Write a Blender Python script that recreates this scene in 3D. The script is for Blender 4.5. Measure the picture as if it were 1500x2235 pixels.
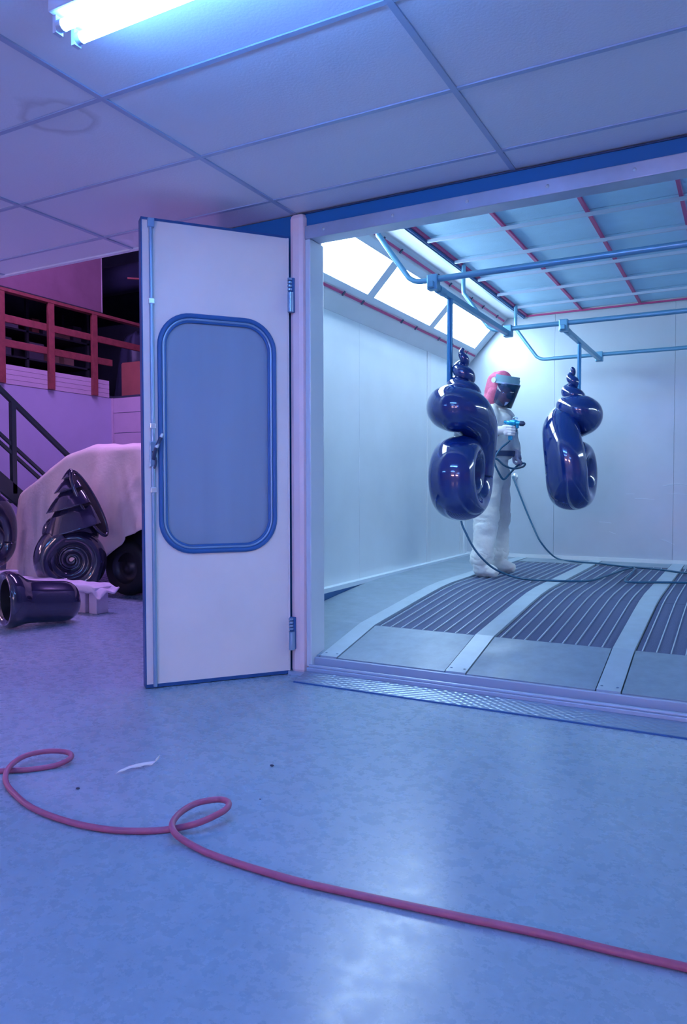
import bpy, bmesh, math, random
import numpy as np
from mathutils import Vector, Matrix, noise

for o in list(bpy.data.objects): bpy.data.objects.remove(o, do_unlink=True)
SC = bpy.context.scene
COL = SC.collection
random.seed(7)
R = math.radians

# ------------------------------------------------------------------ camera
IW, IH, FPX = 1500., 2235., 1626.
YAW, PITCH, ROLL = R(28.32), R(-2.02), R(-0.1)
CAMP = Vector((0, 0, 1.06))
fw = Vector((-math.sin(YAW)*math.cos(PITCH), math.cos(YAW)*math.cos(PITCH), math.sin(PITCH)))
rt = Vector((math.cos(YAW), math.sin(YAW), 0)); up = rt.cross(fw)
rt, up = rt*math.cos(ROLL)+up*math.sin(ROLL), up*math.cos(ROLL)-rt*math.sin(ROLL)
cam = bpy.data.cameras.new('camera'); camo = bpy.data.objects.new('camera', cam); COL.objects.link(camo)
cam.sensor_fit = 'HORIZONTAL'; cam.sensor_width = 36; cam.lens = FPX/IW*36
cam.clip_start = .02; cam.clip_end = 100
mw = Matrix((rt, up, -fw)).transposed().to_4x4(); mw.translation = CAMP; camo.matrix_world = mw
SC.camera = camo

# ------------------------------------------------------------------ world, exposure, light colours
w = bpy.data.worlds.new('world'); SC.world = w; w.use_nodes = True
w.node_tree.nodes['Background'].inputs[0].default_value = (.10, .16, .40, 1)
w.node_tree.nodes['Background'].inputs[1].default_value = .05
vs = SC.view_settings
vs.view_transform = 'Standard'; vs.look = 'None'; vs.gamma = 1; vs.use_curve_mapping = False
vs.exposure = 0.18
BOOTH_LIGHT = ((.60, .82, 1.0), 20.)       # lit glass panes of the spray booth
TUBE_LIGHT = ((.12, .35, 1.0), 55.)        # fluorescent tubes of the workshop
SIDE_FILL = ((1.0, .56, .76), 42.)         # unseen rosy fill added on the left wall to tint the post
FRONT_FILL = ((1.0, .60, .66), 68.)        # unseen warm fill added opposite the booth for door and post
BAY_LIGHT = ((.60, .33, 1.0), 235.)         # tubes over the storage bay

# ------------------------------------------------------------------ pixel helpers (directions only; distance from planes)
def ray(x, y): return fw + rt*((x-IW/2)/FPX) - up*((y-IH/2)/FPX)
def at(x, y, ax, v):
    d = ray(x, y); i = 'XYZ'.index(ax); t = (v-CAMP[i])/d[i]; return CAMP + d*t
def dep(x, y, t): return CAMP + ray(x, y)*t

# ------------------------------------------------------------------ materials
MATS = {}
def mat(name, col, rough=.5, metal=0., var=0., vscale=6., bump=0., bscale=60., coat=0., rvar=0., rscale=3., spec=.5, emit=None, estr=0., stretch=None):
    if name in MATS: return MATS[name]
    m = bpy.data.materials.new(name); m.use_nodes = True; nt = m.node_tree; N = nt.nodes; L = nt.links
    b = N['Principled BSDF']
    b.inputs['Base Color'].default_value = (*col, 1); b.inputs['Roughness'].default_value = rough
    b.inputs['Metallic'].default_value = metal; b.inputs['Coat Weight'].default_value = coat; b.inputs['Coat Roughness'].default_value = .04
    b.inputs['Specular IOR Level'].default_value = spec
    geo = N.new('ShaderNodeNewGeometry'); src = geo.outputs['Position']
    if stretch:
        mp = N.new('ShaderNodeMapping'); mp.inputs['Scale'].default_value = stretch; L.new(src, mp.inputs[0]); src = mp.outputs[0]
    if var:
        nz = N.new('ShaderNodeTexNoise'); nz.inputs['Scale'].default_value = vscale; nz.inputs['Detail'].default_value = 6; nz.inputs['Roughness'].default_value = .6
        L.new(src, nz.inputs['Vector'])
        rp = N.new('ShaderNodeValToRGB'); rp.color_ramp.elements[0].position = .3; rp.color_ramp.elements[1].position = .7
        rp.color_ramp.elements[0].color = (*[c*(1-var) for c in col], 1); rp.color_ramp.elements[1].color = (*[min(1, c*(1+var*.6)) for c in col], 1)
        L.new(nz.outputs['Fac'], rp.inputs[0]); L.new(rp.outputs[0], b.inputs['Base Color'])
    if rvar:
        nz = N.new('ShaderNodeTexNoise'); nz.inputs['Scale'].default_value = rscale; nz.inputs['Detail'].default_value = 5
        L.new(src, nz.inputs['Vector'])
        mr = N.new('ShaderNodeMapRange'); mr.inputs[1].default_value = .35; mr.inputs[2].default_value = .65
        mr.inputs[3].default_value = max(.02, rough-rvar); mr.inputs[4].default_value = rough+rvar
        L.new(nz.outputs['Fac'], mr.inputs[0]); L.new(mr.outputs[0], b.inputs['Roughness'])
    if bump:
        nz = N.new('ShaderNodeTexNoise'); nz.inputs['Scale'].default_value = bscale; nz.inputs['Detail'].default_value = 4
        L.new(src, nz.inputs['Vector'])
        bp = N.new('ShaderNodeBump'); bp.inputs['Strength'].default_value = bump; bp.inputs['Distance'].default_value = .01
        L.new(nz.outputs['Fac'], bp.inputs['Height']); L.new(bp.outputs[0], b.inputs['Normal'])
    if emit:
        b.inputs['Emission Color'].default_value = (*emit, 1); b.inputs['Emission Strength'].default_value = estr
    MATS[name] = m; return m

def nt_of(m): return m.node_tree, m.node_tree.nodes, m.node_tree.links

mat('concrete', (.36, .44, .52), .42)
def build_concrete():
    nt, N, L = nt_of(MATS['concrete']); b = N['Principled BSDF']; geo = N['Geometry']
    def nz(sc, det, rough=.6, dist=0):
        n = N.new('ShaderNodeTexNoise'); n.inputs['Scale'].default_value = sc; n.inputs['Detail'].default_value = det
        n.inputs['Roughness'].default_value = rough; n.inputs['Distortion'].default_value = dist; L.new(geo.outputs['Position'], n.inputs['Vector']); return n
    big = nz(1.1, 5); mid = nz(5, 8, .65, .4); fine = nz(60, 4)
    r1 = N.new('ShaderNodeValToRGB'); r1.color_ramp.elements[0].position = .3; r1.color_ramp.elements[1].position = .72
    r1.color_ramp.elements[0].color = (.24, .36, .48, 1); r1.color_ramp.elements[1].color = (.32, .43, .53, 1)
    L.new(big.outputs[0], r1.inputs[0])
    # worn spots: dark scuffs where the mid noise peaks
    r2 = N.new('ShaderNodeValToRGB'); r2.color_ramp.elements[0].position = .56; r2.color_ramp.elements[1].position = .80
    r2.color_ramp.elements[0].color = (0, 0, 0, 1); r2.color_ramp.elements[1].color = (.05, .05, .05, 1)
    L.new(mid.outputs[0], r2.inputs[0])
    mx = N.new('ShaderNodeMixRGB'); mx.inputs[2].default_value = (.22, .28, .36, 1)
    L.new(r2.outputs[0], mx.inputs[0]); L.new(r1.outputs[0], mx.inputs[1])
    mx2 = N.new('ShaderNodeMixRGB'); mx2.blend_type = 'OVERLAY'; mx2.inputs[0].default_value = .12
    L.new(mx.outputs[0], mx2.inputs[1]); L.new(fine.outputs[0], mx2.inputs[2]); L.new(mx2.outputs[0], b.inputs['Base Color'])
    mr = N.new('ShaderNodeMapRange'); mr.inputs[1].default_value = .25; mr.inputs[2].default_value = .75; mr.inputs[3].default_value = .20; mr.inputs[4].default_value = .36
    rn = nz(16, 6, .7); L.new(rn.outputs[0], mr.inputs[0]); L.new(mr.outputs[0], b.inputs['Roughness'])
    bp = N.new('ShaderNodeBump'); bp.inputs['Strength'].default_value = .035; bp.inputs['Distance'].default_value = .01
    ad = N.new('ShaderNodeMath'); ad.operation = 'ADD'; L.new(big.outputs[0], ad.inputs[0]); L.new(big.outputs[0], ad.inputs[1])
    L.new(ad.outputs[0], bp.inputs['Height']); L.new(bp.outputs[0], b.inputs['Normal'])
build_concrete()

mat('ceiling_tile', (.82, .82, .88), .45, bump=.10, bscale=90, spec=.4)
def build_tile():
    nt, N, L = nt_of(MATS['ceiling_tile']); b = N['Principled BSDF']; geo = N['Geometry']
    # brown ring of an old water leak, centred near the left joint of the tiles
    c = at(130, 258, 'Z', 2.56)
    sub = N.new('ShaderNodeVectorMath'); sub.operation = 'DISTANCE'; sub.inputs[1].default_value = c
    nz = N.new('ShaderNodeTexNoise'); nz.inputs['Scale'].default_value = 7
    L.new(geo.outputs['Position'], nz.inputs['Vector']); L.new(geo.outputs['Position'], sub.inputs[0])
    a = N.new('ShaderNodeMath'); a.operation = 'MULTIPLY_ADD'; a.inputs[1].default_value = .12; L.new(nz.outputs[0], a.inputs[0]); L.new(sub.outputs['Value'], a.inputs[2])
    rp = N.new('ShaderNodeValToRGB'); e = rp.color_ramp.elements
    e[0].position = .17; e[0].color = (.10, .10, .10, 1); e[1].position = .19; e[1].color = (.45, .45, .45, 1)
    x = e.new(.205); x.color = (.30, .30, .30, 1); x = e.new(.235); x.color = (0, 0, 0, 1)
    L.new(a.outputs[0], rp.inputs[0])
    mx = N.new('ShaderNodeMixRGB'); mx.inputs[1].default_value = (.82, .82, .88, 1); mx.inputs[2].default_value = (.40, .36, .40, 1)
    L.new(rp.outputs[0], mx.inputs[0]); L.new(mx.outputs[0], b.inputs['Base Color'])
build_tile()

mat('t_bar', (.44, .52, .68), .4, .2)
mat('fascia_blue', (.01, .14, .38), .35)
mat('galvanised', (.52, .56, .68), .34, .6, var=.10, vscale=5, rvar=.06)
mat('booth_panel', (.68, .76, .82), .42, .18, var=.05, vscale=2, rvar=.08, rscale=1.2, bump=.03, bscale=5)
mat('booth_panel_dim', (.45, .53, .62), .42, .25, var=.06, vscale=2, rvar=.08, rscale=1.2, bump=.03, bscale=5)  # same sheet as the side walls, darkened to stand in for light falloff
mat('booth_white', (.66, .72, .78), .4, var=.04, vscale=3)
mat('booth_seam', (.16, .26, .38), .5)
mat('pillar_lit_paint', (.95, .72, .74), .4, var=.05, vscale=4)  # pink of the rosy light on the post is put into this colour
mat('door_lit_paint', (.95, .84, .80), .38, var=.05, vscale=2.5, bump=.02, bscale=8)  # warmth of rosy light on the door is put into its paint
mat('door_edge', (.02, .09, .28), .4)
mat('gasket', (.03, .13, .36), .45)
mat('rod_steel', (.30, .45, .62), .35, .6)
mat('clip_steel', (.85, .88, .92), .25, .5)
mat('red_strip', (.45, .05, .20), .45)
mat('pale_strip', (.42, .52, .68), .4)
mat('filter', (.40, .66, .86), .8, bump=.2, bscale=120, var=.06, vscale=5)
mat('pipe_blue', (.15, .38, .56), .3, .4)
mat('rod_blue', (.02, .17, .38), .35, .3)
mat('floor_plate', (.24, .33, .42), .42, .15, var=.12, vscale=14, rvar=.1, bump=.06, bscale=220)
mat('strip_plate', (.40, .52, .62), .4, .15, var=.08, vscale=10)
mat('grate_bed', (.09, .13, .28), .6, bump=.8, bscale=320, var=.3, vscale=260)
mat('grate_bar', (.50, .62, .74), .4, .3)
mat('sill_metal', (.42, .52, .66), .35, .2)
mat('ledge', (.62, .74, .84), .4)
mat('shell_blue', (.003, .022, .17), .10, .0, coat=1.0, spec=.7, bump=.012, bscale=26)
mat('shell_dark', (.022, .022, .055), .14, .0, coat=1.0, spec=.6)
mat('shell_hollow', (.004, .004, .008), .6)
mat('hose_red', (.40, .10, .20), .42, var=.1, vscale=40)
mat('hose_teal', (.015, .10, .20), .4)
mat('coverall', (.74, .78, .78), .75, var=.06, vscale=18, bump=.25, bscale=45)
mat('hood', (.55, .12, .24), .85, var=.2, vscale=40, bump=.3, bscale=120)
mat('skin', (.70, .26, .22), .55)
mat('glove', (.74, .70, .76), .6, bump=.1, bscale=120)
mat('shaded_glove', (.36, .37, .50), .65, bump=.1, bscale=120)  # second glove of the pair, with its shade put into the colour
mat('headgear', (.16, .33, .42), .35)
mat('belt', (.02, .05, .16), .5)
mat('gun_blue', (.01, .30, .55), .3, .3)
mat('gun_dark', (.03, .05, .12), .4)
mat('wall_lavender', (.44, .40, .60), .6, var=.05, vscale=3)
mat('siding', (.55, .42, .55), .55, var=.05, vscale=5)
mat('railing_orange', (.24, .05, .055), .55, var=.25, vscale=14, bump=.2, bscale=40, stretch=(1, 1, 1))
mat('pink_panel', (.26, .13, .20), .7, var=.12, vscale=3)
mat('panel_edge', (.6, .5, .6), .5)
mat('stair_green', (.012, .035, .035), .45)
mat('sheet', (.92, .76, .72), .85, var=.05, vscale=7, bump=.25, bscale=28)
mat('tyre', (.012, .012, .018), .6)
mat('rim', (.05, .05, .07), .4, .5)
mat('car_dark', (.010, .010, .018), .35)
mat('foam', (.70, .62, .74), .7, bump=.2, bscale=60)
mat('dark_wall', (.03, .04, .07), .8, var=.3, vscale=2)
mat('shelf_dark', (.03, .035, .05), .6)
mat('carton_a', (.30, .16, .13), .7, var=.1); mat('carton_b', (.42, .38, .50), .7, var=.1); mat('carton_c', (.10, .09, .13), .7, var=.1)
mat('carton_d', (.35, .10, .09), .7, var=.1)
mat('tarp', (.035, .04, .085), .45, bump=.3, bscale=10)
mat('shop_wall', (.92, .80, .82), .6, var=.06, vscale=2)
mat('lamp_white', (.55, .62, .75), .4)
mat('lamp_cap', (.45, .55, .7), .4)
mat('bay_roof', (.05, .05, .08), .8)
mat('scrap', (.92, .86, .88), .8)
mat('tube_glow', (.8, .8, .8), .5, emit=TUBE_LIGHT[0], estr=TUBE_LIGHT[1])
mat('side_fill_glow', (.8, .8, .8), .5, emit=SIDE_FILL[0], estr=SIDE_FILL[1])
mat('front_fill_glow', (.8, .8, .8), .5, emit=FRONT_FILL[0], estr=FRONT_FILL[1])
mat('bay_tube_glow', (.8, .8, .8), .5, emit=BAY_LIGHT[0], estr=BAY_LIGHT[1])
mat('pane_glow', (.8, .85, .9), .2, emit=BOOTH_LIGHT[0], estr=BOOTH_LIGHT[1])

def make_tread():
    m = mat('tread_plate', (.30, .40, .54), .36, .5)
    nt, N, L = nt_of(m); b = N['Principled BSDF']; geo = N['Geometry']
    mp = N.new('ShaderNodeMapping'); mp.inputs['Rotation'].default_value = (0, 0, R(45)); mp.inputs['Scale'].default_value = (26, 52, 1)
    L.new(geo.outputs['Position'], mp.inputs[0])
    v = N.new('ShaderNodeTexVoronoi'); v.inputs['Scale'].default_value = 1; v.inputs['Randomness'].default_value = 0
    L.new(mp.outputs[0], v.inputs['Vector'])
    bp = N.new('ShaderNodeBump'); bp.invert = True; bp.inputs['Strength'].default_value = .6; bp.inputs['Distance'].default_value = .01
    L.new(v.outputs['Distance'], bp.inputs['Height']); L.new(bp.outputs[0], b.inputs['Normal'])
make_tread()
def make_door_glass():      # acrylic pane misted over with dried paint
    m = bpy.data.materials.new('misted_glass'); m.use_nodes = True; nt, N, L = nt_of(m); N.remove(N['Principled BSDF'])
    out = N['Material Output']
    d = N.new('ShaderNodeBsdfDiffuse'); d.inputs[0].default_value = (.36, .46, .60, 1)
    t = N.new('ShaderNodeBsdfTransparent'); t.inputs[0].default_value = (.55, .68, .85, 1)
    g = N.new('ShaderNodeBsdfGlossy'); g.inputs[1].default_value = .2; g.inputs[0].default_value = (.9, .9, .9, 1)
    geo = N.new('ShaderNodeNewGeometry'); mp = N.new('ShaderNodeMapping'); mp.inputs['Scale'].default_value = (5, 5, .35); L.new(geo.outputs['Position'], mp.inputs[0])
    nz = N.new('ShaderNodeTexNoise'); nz.inputs['Scale'].default_value = 1.5; L.new(mp.outputs[0], nz.inputs['Vector'])
    mr = N.new('ShaderNodeMapRange'); mr.inputs[3].default_value = .12; mr.inputs[4].default_value = .30; L.new(nz.outputs[0], mr.inputs[0])
    m1 = N.new('ShaderNodeMixShader'); L.new(mr.outputs[0], m1.inputs[0]); L.new(d.outputs[0], m1.inputs[1]); L.new(t.outputs[0], m1.inputs[2])
    fr = N.new('ShaderNodeFresnel'); fr.inputs[0].default_value = 1.5
    m2 = N.new('ShaderNodeMixShader'); L.new(fr.outputs[0], m2.inputs[0]); L.new(m1.outputs[0], m2.inputs[1]); L.new(g.outputs[0], m2.inputs[2])
    L.new(m2.outputs[0], out.inputs[0]); MATS['misted_glass'] = m
    m = bpy.data.materials.new('visor'); m.use_nodes = True; nt, N, L = nt_of(m); N.remove(N['Principled BSDF']); out = N['Material Output']
    t = N.new('ShaderNodeBsdfTransparent'); t.inputs[0].default_value = (.62, .62, .78, 1)
    d = N.new('ShaderNodeBsdfDiffuse'); d.inputs[0].default_value = (.03, .13, .36, 1)
    g = N.new('ShaderNodeBsdfGlossy'); g.inputs[1].default_value = .05
    m1 = N.new('ShaderNodeMixShader'); m1.inputs[0].default_value = .20; L.new(t.outputs[0], m1.inputs[1]); L.new(d.outputs[0], m1.inputs[2])
    fr = N.new('ShaderNodeFresnel'); fr.inputs[0].default_value = 1.45
    m2 = N.new('ShaderNodeMixShader'); L.new(fr.outputs[0], m2.inputs[0]); L.new(m1.outputs[0], m2.inputs[1]); L.new(g.outputs[0], m2.inputs[2])
    L.new(m2.outputs[0], out.inputs[0]); MATS['visor'] = m
make_door_glass()

# ------------------------------------------------------------------ mesh builder
class MB:
    def __init__(s): s.v = []; s.f = []; s.sm = []
    def add(s, vs, fs, smooth=False):
        o = len(s.v); s.v += [Vector(p) for p in vs]; s.f += [[i+o for i in f] for f in fs]; s.sm += [smooth]*len(fs); return s
    def box(s, a, b, M=None, bev=0.):
        a, b = Vector(a), Vector(b); lo = Vector(map(min, a, b)); hi = Vector(map(max, a, b))
        if bev > 0:
            bm = bmesh.new(); bmesh.ops.create_cube(bm, size=1)
            for v in bm.verts: v.co = Vector((lo[i]+(hi[i]-lo[i])*(v.co[i]+.5) for i in range(3)))
            bmesh.ops.bevel(bm, geom=list(bm.edges), offset=bev, segments=2, affect='EDGES', profile=.5)
            bm.verts.index_update(); vs = [v.co.copy() for v in bm.verts]; fs = [[v.index for v in f.verts] for f in bm.faces]; bm.free()
        else:
            vs = [Vector((x, y, z)) for z in (lo.z, hi.z) for y in (lo.y, hi.y) for x in (lo.x, hi.x)]
            fs = [[0, 2, 3, 1], [4, 5, 7, 6], [0, 1, 5, 4], [2, 6, 7, 3], [0, 4, 6, 2], [1, 3, 7, 5]]
        if M is not None: vs = [M @ v for v in vs]
        return s.add(vs, fs, False)
    def bar(s, p, q, w, h, upv=(0, 0, 1), bev=0.):      # rectangular bar between two points
        p, q = Vector(p), Vector(q); d = (q-p); l = d.length; d.normalize(); u = Vector(upv)
        side = d.cross(u).normalized(); u2 = side.cross(d)
        M = Matrix((side, d, u2)).transposed().to_4x4(); M.translation = p
        return s.box((-w/2, 0, -h/2), (w/2, l, h/2), M, bev)
    def tube(s, pts, rad, seg=16, caps=True, rad2=None, n0=None):
        pts = [Vector(p) for p in pts]; n = len(pts); rad = rad if hasattr(rad, '__len__') else [rad]*n
        T = [(pts[min(i+1, n-1)]-pts[max(i-1, 0)]).normalized() for i in range(n)]
        a = Vector((0, 0, 1)) if abs(T[0].z) < .9 else Vector((1, 0, 0)); nrm = Vector(n0) if n0 is not None else T[0].cross(a).normalized(); rad2 = rad2 or rad
        o = len(s.v); vs = []; fs = []
        for i in range(n):
            if i:
                ax = T[i-1].cross(T[i])
                if ax.length > 1e-7: nrm = Matrix.Rotation(T[i-1].angle(T[i]), 3, ax.normalized()) @ nrm
            nrm = (nrm-T[i]*nrm.dot(T[i])).normalized(); bn = T[i].cross(nrm)
            for k in range(seg):
                t = 2*math.pi*k/seg; vs.append(pts[i]+nrm*(math.cos(t)*rad[i])+bn*(math.sin(t)*rad2[i]))
        for i in range(n-1):
            for k in range(seg): fs.append([i*seg+k, i*seg+(k+1) % seg, (i+1)*seg+(k+1) % seg, (i+1)*seg+k])
        s.add(vs, fs, True)
        if caps:
            s.add([vs[k] for k in range(seg)], [list(range(seg))[::-1]]); s.add([vs[(n-1)*seg+k] for k in range(seg)], [list(range(seg))])
        return s
    def cyl(s, p, q, r, r2=None, seg=20): return s.tube([p, q], [r, r if r2 is None else r2], seg)
    def sphere(s, c, r, M=None, seg=20, rings=12):
        c = Vector(c); r = Vector(r) if hasattr(r, '__len__') else Vector((r, r, r)); vs = []; fs = []
        for i in range(rings+1):
            th = math.pi*i/rings
            for k in range(seg):
                ph = 2*math.pi*k/seg; p = Vector((r.x*math.sin(th)*math.cos(ph), r.y*math.sin(th)*math.sin(ph), r.z*math.cos(th)))
                vs.append(c+(M @ p if M is not None else p))
        for i in range(rings):
            for k in range(seg):
                a, b_, c_, d = i*seg+k, i*seg+(k+1) % seg, (i+1)*seg+(k+1) % seg, (i+1)*seg+k; fs.append([a, d, c_, b_])
        return s.add(vs, fs, True)
    def capsule(s, p, r0, q, r1, seg=16):
        p, q = Vector(p), Vector(q); d = (q-p); l = d.length
        d = d/l if l > 1e-6 else Vector((0, 0, 1)); pts = []; rr = []
        for i in range(7): a = math.pi/2*(1-i/6); pts.append(p-d*r0*math.sin(a)); rr.append(max(1e-4, r0*math.cos(a)))
        for i in range(7): a = math.pi/2*(i/6); pts.append(q+d*r1*math.sin(a)); rr.append(max(1e-4, r1*math.cos(a)))
        return s.tube(pts, rr, seg)
    def lathe(s, prof, c, axis=(0, 0, 1), seg=40):
        ax = Vector(axis).normalized(); a = Vector((0, 0, 1)) if abs(ax.z) < .9 else Vector((1, 0, 0)); u = ax.cross(a).normalized(); v = ax.cross(u); c = Vector(c)
        vs = []; fs = []
        for (r, h) in prof:
            for k in range(seg): t = 2*math.pi*k/seg; vs.append(c+ax*h+(u*math.cos(t)+v*math.sin(t))*r)
        for i in range(len(prof)-1):
            for k in range(seg): fs.append([i*seg+k, i*seg+(k+1) % seg, (i+1)*seg+(k+1) % seg, (i+1)*seg+k])
        return s.add(vs, fs, True)
    def grid(s, P2, smooth=True):
        n, m = len(P2), len(P2[0]); vs = [p for row in P2 for p in row]
        return s.add(vs, [[i*m+j, i*m+j+1, (i+1)*m+j+1, (i+1)*m+j] for i in range(n-1) for j in range(m-1)], smooth)
    def prism(s, poly, d):       # extrude polygon by vector d
        n = len(poly); poly = [Vector(p) for p in poly]; d = Vector(d); vs = poly+[p+d for p in poly]
        fs = [list(range(n))[::-1], [i+n for i in range(n)]]+[[i, (i+1) % n, (i+1) % n+n, i+n] for i in range(n)]
        return s.add(vs, fs)

def wloc(o):
    p = Vector((0, 0, 0))
    while o is not None: p += o.location; o = o.parent
    return p
def obj(name, mb, material, parent=None, mods=None, label=None):
    vs = mb.v
    if parent is not None: base = wloc(parent); loc = Vector((0, 0, 0))
    else:
        lo = Vector([min(v[i] for v in vs) for i in range(3)]); hi = Vector([max(v[i] for v in vs) for i in range(3)])
        base = Vector(((lo.x+hi.x)/2, (lo.y+hi.y)/2, lo.z)); loc = base
    me = bpy.data.meshes.new(name); me.from_pydata([v-base for v in vs], [], mb.f)
    me.polygons.foreach_set('use_smooth', mb.sm); me.update()
    bm = bmesh.new(); bm.from_mesh(me); bmesh.ops.recalc_face_normals(bm, faces=bm.faces); bm.to_mesh(me); bm.free()
    o = bpy.data.objects.new(name, me); COL.objects.link(o); o.location = loc
    me.materials.append(MATS[material])
    if parent is not None: o.parent = parent
    if label: o['label'] = label
    return o
def bake(o):              # freeze modifiers into the mesh
    dg = bpy.context.evaluated_depsgraph_get(); dg.update(); e = o.evaluated_get(dg)
    me = bpy.data.meshes.new_from_object(e); old = o.data; o.modifiers.clear(); o.data = me
    me.polygons.foreach_set('use_smooth', [True]*len(me.polygons)); bpy.data.meshes.remove(old); return o
def remesh(o, vox, smooth=6):
    m = o.modifiers.new('r', 'REMESH'); m.mode = 'VOXEL'; m.voxel_size = vox
    m = o.modifiers.new('s', 'SMOOTH'); m.factor = .5; m.iterations = smooth
    return bake(o)
def tag(o, label, cat, group=None):
    o['label'] = label; o['category'] = cat
    if group: o['group'] = group
    return o
def thing(name, label, cat, loc=(0, 0, 0), group=None):
    o = bpy.data.objects.new(name, None); COL.objects.link(o); o.location = loc; o.empty_display_size = .1
    return tag(o, label, cat, group)
def struct(o): o['kind'] = 'structure'; return o
def sroot(name, loc=(0, 0, 0)):
    o = bpy.data.objects.new(name, None); COL.objects.link(o); o.location = loc; return struct(o)
def piece(src, loc_delta, parent):      # copy of a piece that shares mesh data
    c = src.copy(); COL.objects.link(c); c.parent = parent; c.location = src.location+Vector(loc_delta); return c
def spline(pts, n=12):    # Catmull-Rom through points
    pts = [Vector(p) for p in pts]; out = []
    for i in range(len(pts)-1):
        p0 = pts[max(i-1, 0)]; p1 = pts[i]; p2 = pts[i+1]; p3 = pts[min(i+2, len(pts)-1)]
        for k in range(n):
            t = k/n; out.append(.5*((2*p1)+(p2-p0)*t+(2*p0-5*p1+4*p2-p3)*t*t+(3*p1-p0-3*p2+p3)*t**3))
    return out+[pts[-1]]

# ------------------------------------------------------------------ room shell
ZC = 2.56; YF = 3.564                      # workshop ceiling, booth front plane
XL, XR, YB, YN = -7.85, 5.6, 7.71, -4.0    # walls
o = struct(obj('floor', MB().box((XL-3, YN, -.12), (XR, YB+2, 0)), 'concrete'))
struct(obj('wall_right', MB().box((XR, YN, 0), (XR+.15, YB+2, 5.6)), 'shop_wall'))
struct(obj('wall_front', MB().box((XL-3, YN-.15, 0), (XR, YN, 5.6)), 'shop_wall'))
wl = struct(obj('wall_left', MB().box((XL-.12, YN, 0), (XL, YB+.12, 2.29)), 'wall_lavender'))
# bay end wall: boarded with wide horizontal siding
wb = sroot('wall_back', (0, YB, 0))
obj('backing', MB().box((XL, YB+.02, 0), (-2.75, YB+.14, 2.29)), 'booth_seam', wb)
zz = [0, .36, .72, 1.08, 1.44, 1.80, 2.08, 2.29]
for a, b in zip(zz[:-1], zz[1:]):
    obj('board', MB().box((XL+.035, YB, a+.006), (-2.75, YB+.03, b-.002)), 'siding', wb)
obj('corner_bead', MB().box((XL, YB-.012, 0), (XL+.03, YB+.03, 2.29)), 'siding', wb)
struct(obj('wall_bay_back', MB().box((-12, YB+2, 0), (XR, YB+2.15, 5.6)), 'dark_wall'))
struct(obj('wall_bay_left', MB().box((-12.1, YN, 2.2), (-12, YB+2.15, 5.6)), 'dark_wall'))
struct(obj('ceiling_bay', MB().box((-12, YN, 5.5), (XR, YB+2.15, 5.6)), 'bay_roof'))

# suspended tile ceiling: tees and separate tiles
ceil = sroot('ceiling', (0, 0, ZC))
gx = [-2.22+1.225*k for k in range(-5, 8)]; gy = [2.15+.592*k for k in range(-11, 3)]; YE = 3.60
obj('backing_board', MB().box((XL, YN, ZC+.035), (XR, YE-.02, ZC+.06)), 'dark_wall', ceil)
xs = [XL]+[x for x in gx if XL+.3 < x < XR-.1]+[XR]; ys = [YN]+[y for y in gy if YN+.1 < y < YE-.1]+[YE]
meshes = {}
for i in range(len(xs)-1):
    for j in range(len(ys)-1):
        sx, sy = xs[i+1]-xs[i], ys[j+1]-ys[j]; key = (round(sx, 3), round(sy, 3)); cx, cy = (xs[i]+xs[i+1])/2, (ys[j]+ys[j+1])/2
        if key not in meshes:
            t = obj('ceiling_tile', MB().box((-sx/2+.010, -sy/2+.010, ZC+.006), (sx/2-.010, sy/2-.010, ZC+.022), bev=.004), 'ceiling_tile', ceil); meshes[key] = t; t.location = (cx, cy, 0)
        else:
            t = meshes[key].copy(); COL.objects.link(t); t.location = (cx, cy, 0)
for x in xs[1:-1]: obj('t_bar', MB().box((x-.012, YN, ZC), (x+.012, YE, ZC+.03)), 't_bar', ceil)
for y in ys[1:-1]:
    obj('t_bar', MB().box((XL, y-.011, ZC+.001), (XR, y+.011, ZC+.03)), 't_bar', ceil)
obj('edge_angle', MB().box((XL, YE-.03, ZC-.004), (-2.75, YE, ZC+.16)), 'ceiling_tile', ceil)

# ------------------------------------------------------------------ spray booth shell
XW, YBK, RZ = -2.66, 7.72, .31            # left wall, back wall, floor level
XWR = 3.565                             # right wall
def rz(y): return float(np.interp(y, [3.5, 4.09, 4.9, 5.2, 5.45, 20], [.083, .205, .277, .300, .31, .31]))
BY = [3.5, 4.09, 4.9, 5.2, 5.45, YBK]
# left wall of separate steel sheets with cover strips
bl = sroot('wall_booth_left', (XW, 5.6, 0))
obj('outer_skin', MB().box((XW-.10, 3.66, 0), (XW-.02, YBK+.1, 2.95)), 'booth_seam', bl)
for a, b in ((3.66, 5.20), (5.203, 6.60), (6.70, 7.54)):
    obj('wall_panel', MB().box((XW-.02, a, .0), (XW, b, 2.325), bev=.002), 'booth_panel', bl)
obj('cover_strip', MB().box((XW-.02, 6.603, 0), (XW+.006, 6.697, 2.325), bev=.002), 'booth_white', bl)
obj('corner_strip', MB().box((XW-.02, 7.545, 0), (XW+.004, 7.63, 2.325)), 'booth_white', bl)
obj('corner_strip', MB().box((XW-.02, 7.633, 0), (XW+.02, YBK, 2.325)), 'booth_panel', bl)
br = sroot('wall_booth_right', (XWR, 5.6, 0))
for a, b in ((3.66, 5.20), (5.203, 6.60), (6.603, YBK)):
    obj('wall_panel', MB().box((XWR, a, 0), (XWR+.02, b, 2.325)), 'booth_panel', br)
obj('outer_skin', MB().box((XWR+.02, 3.66, 0), (XWR+.10, YBK+.1, 2.95)), 'booth_seam', br)
bb = sroot('wall_booth_back', (-.4, YBK, 0))
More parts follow.
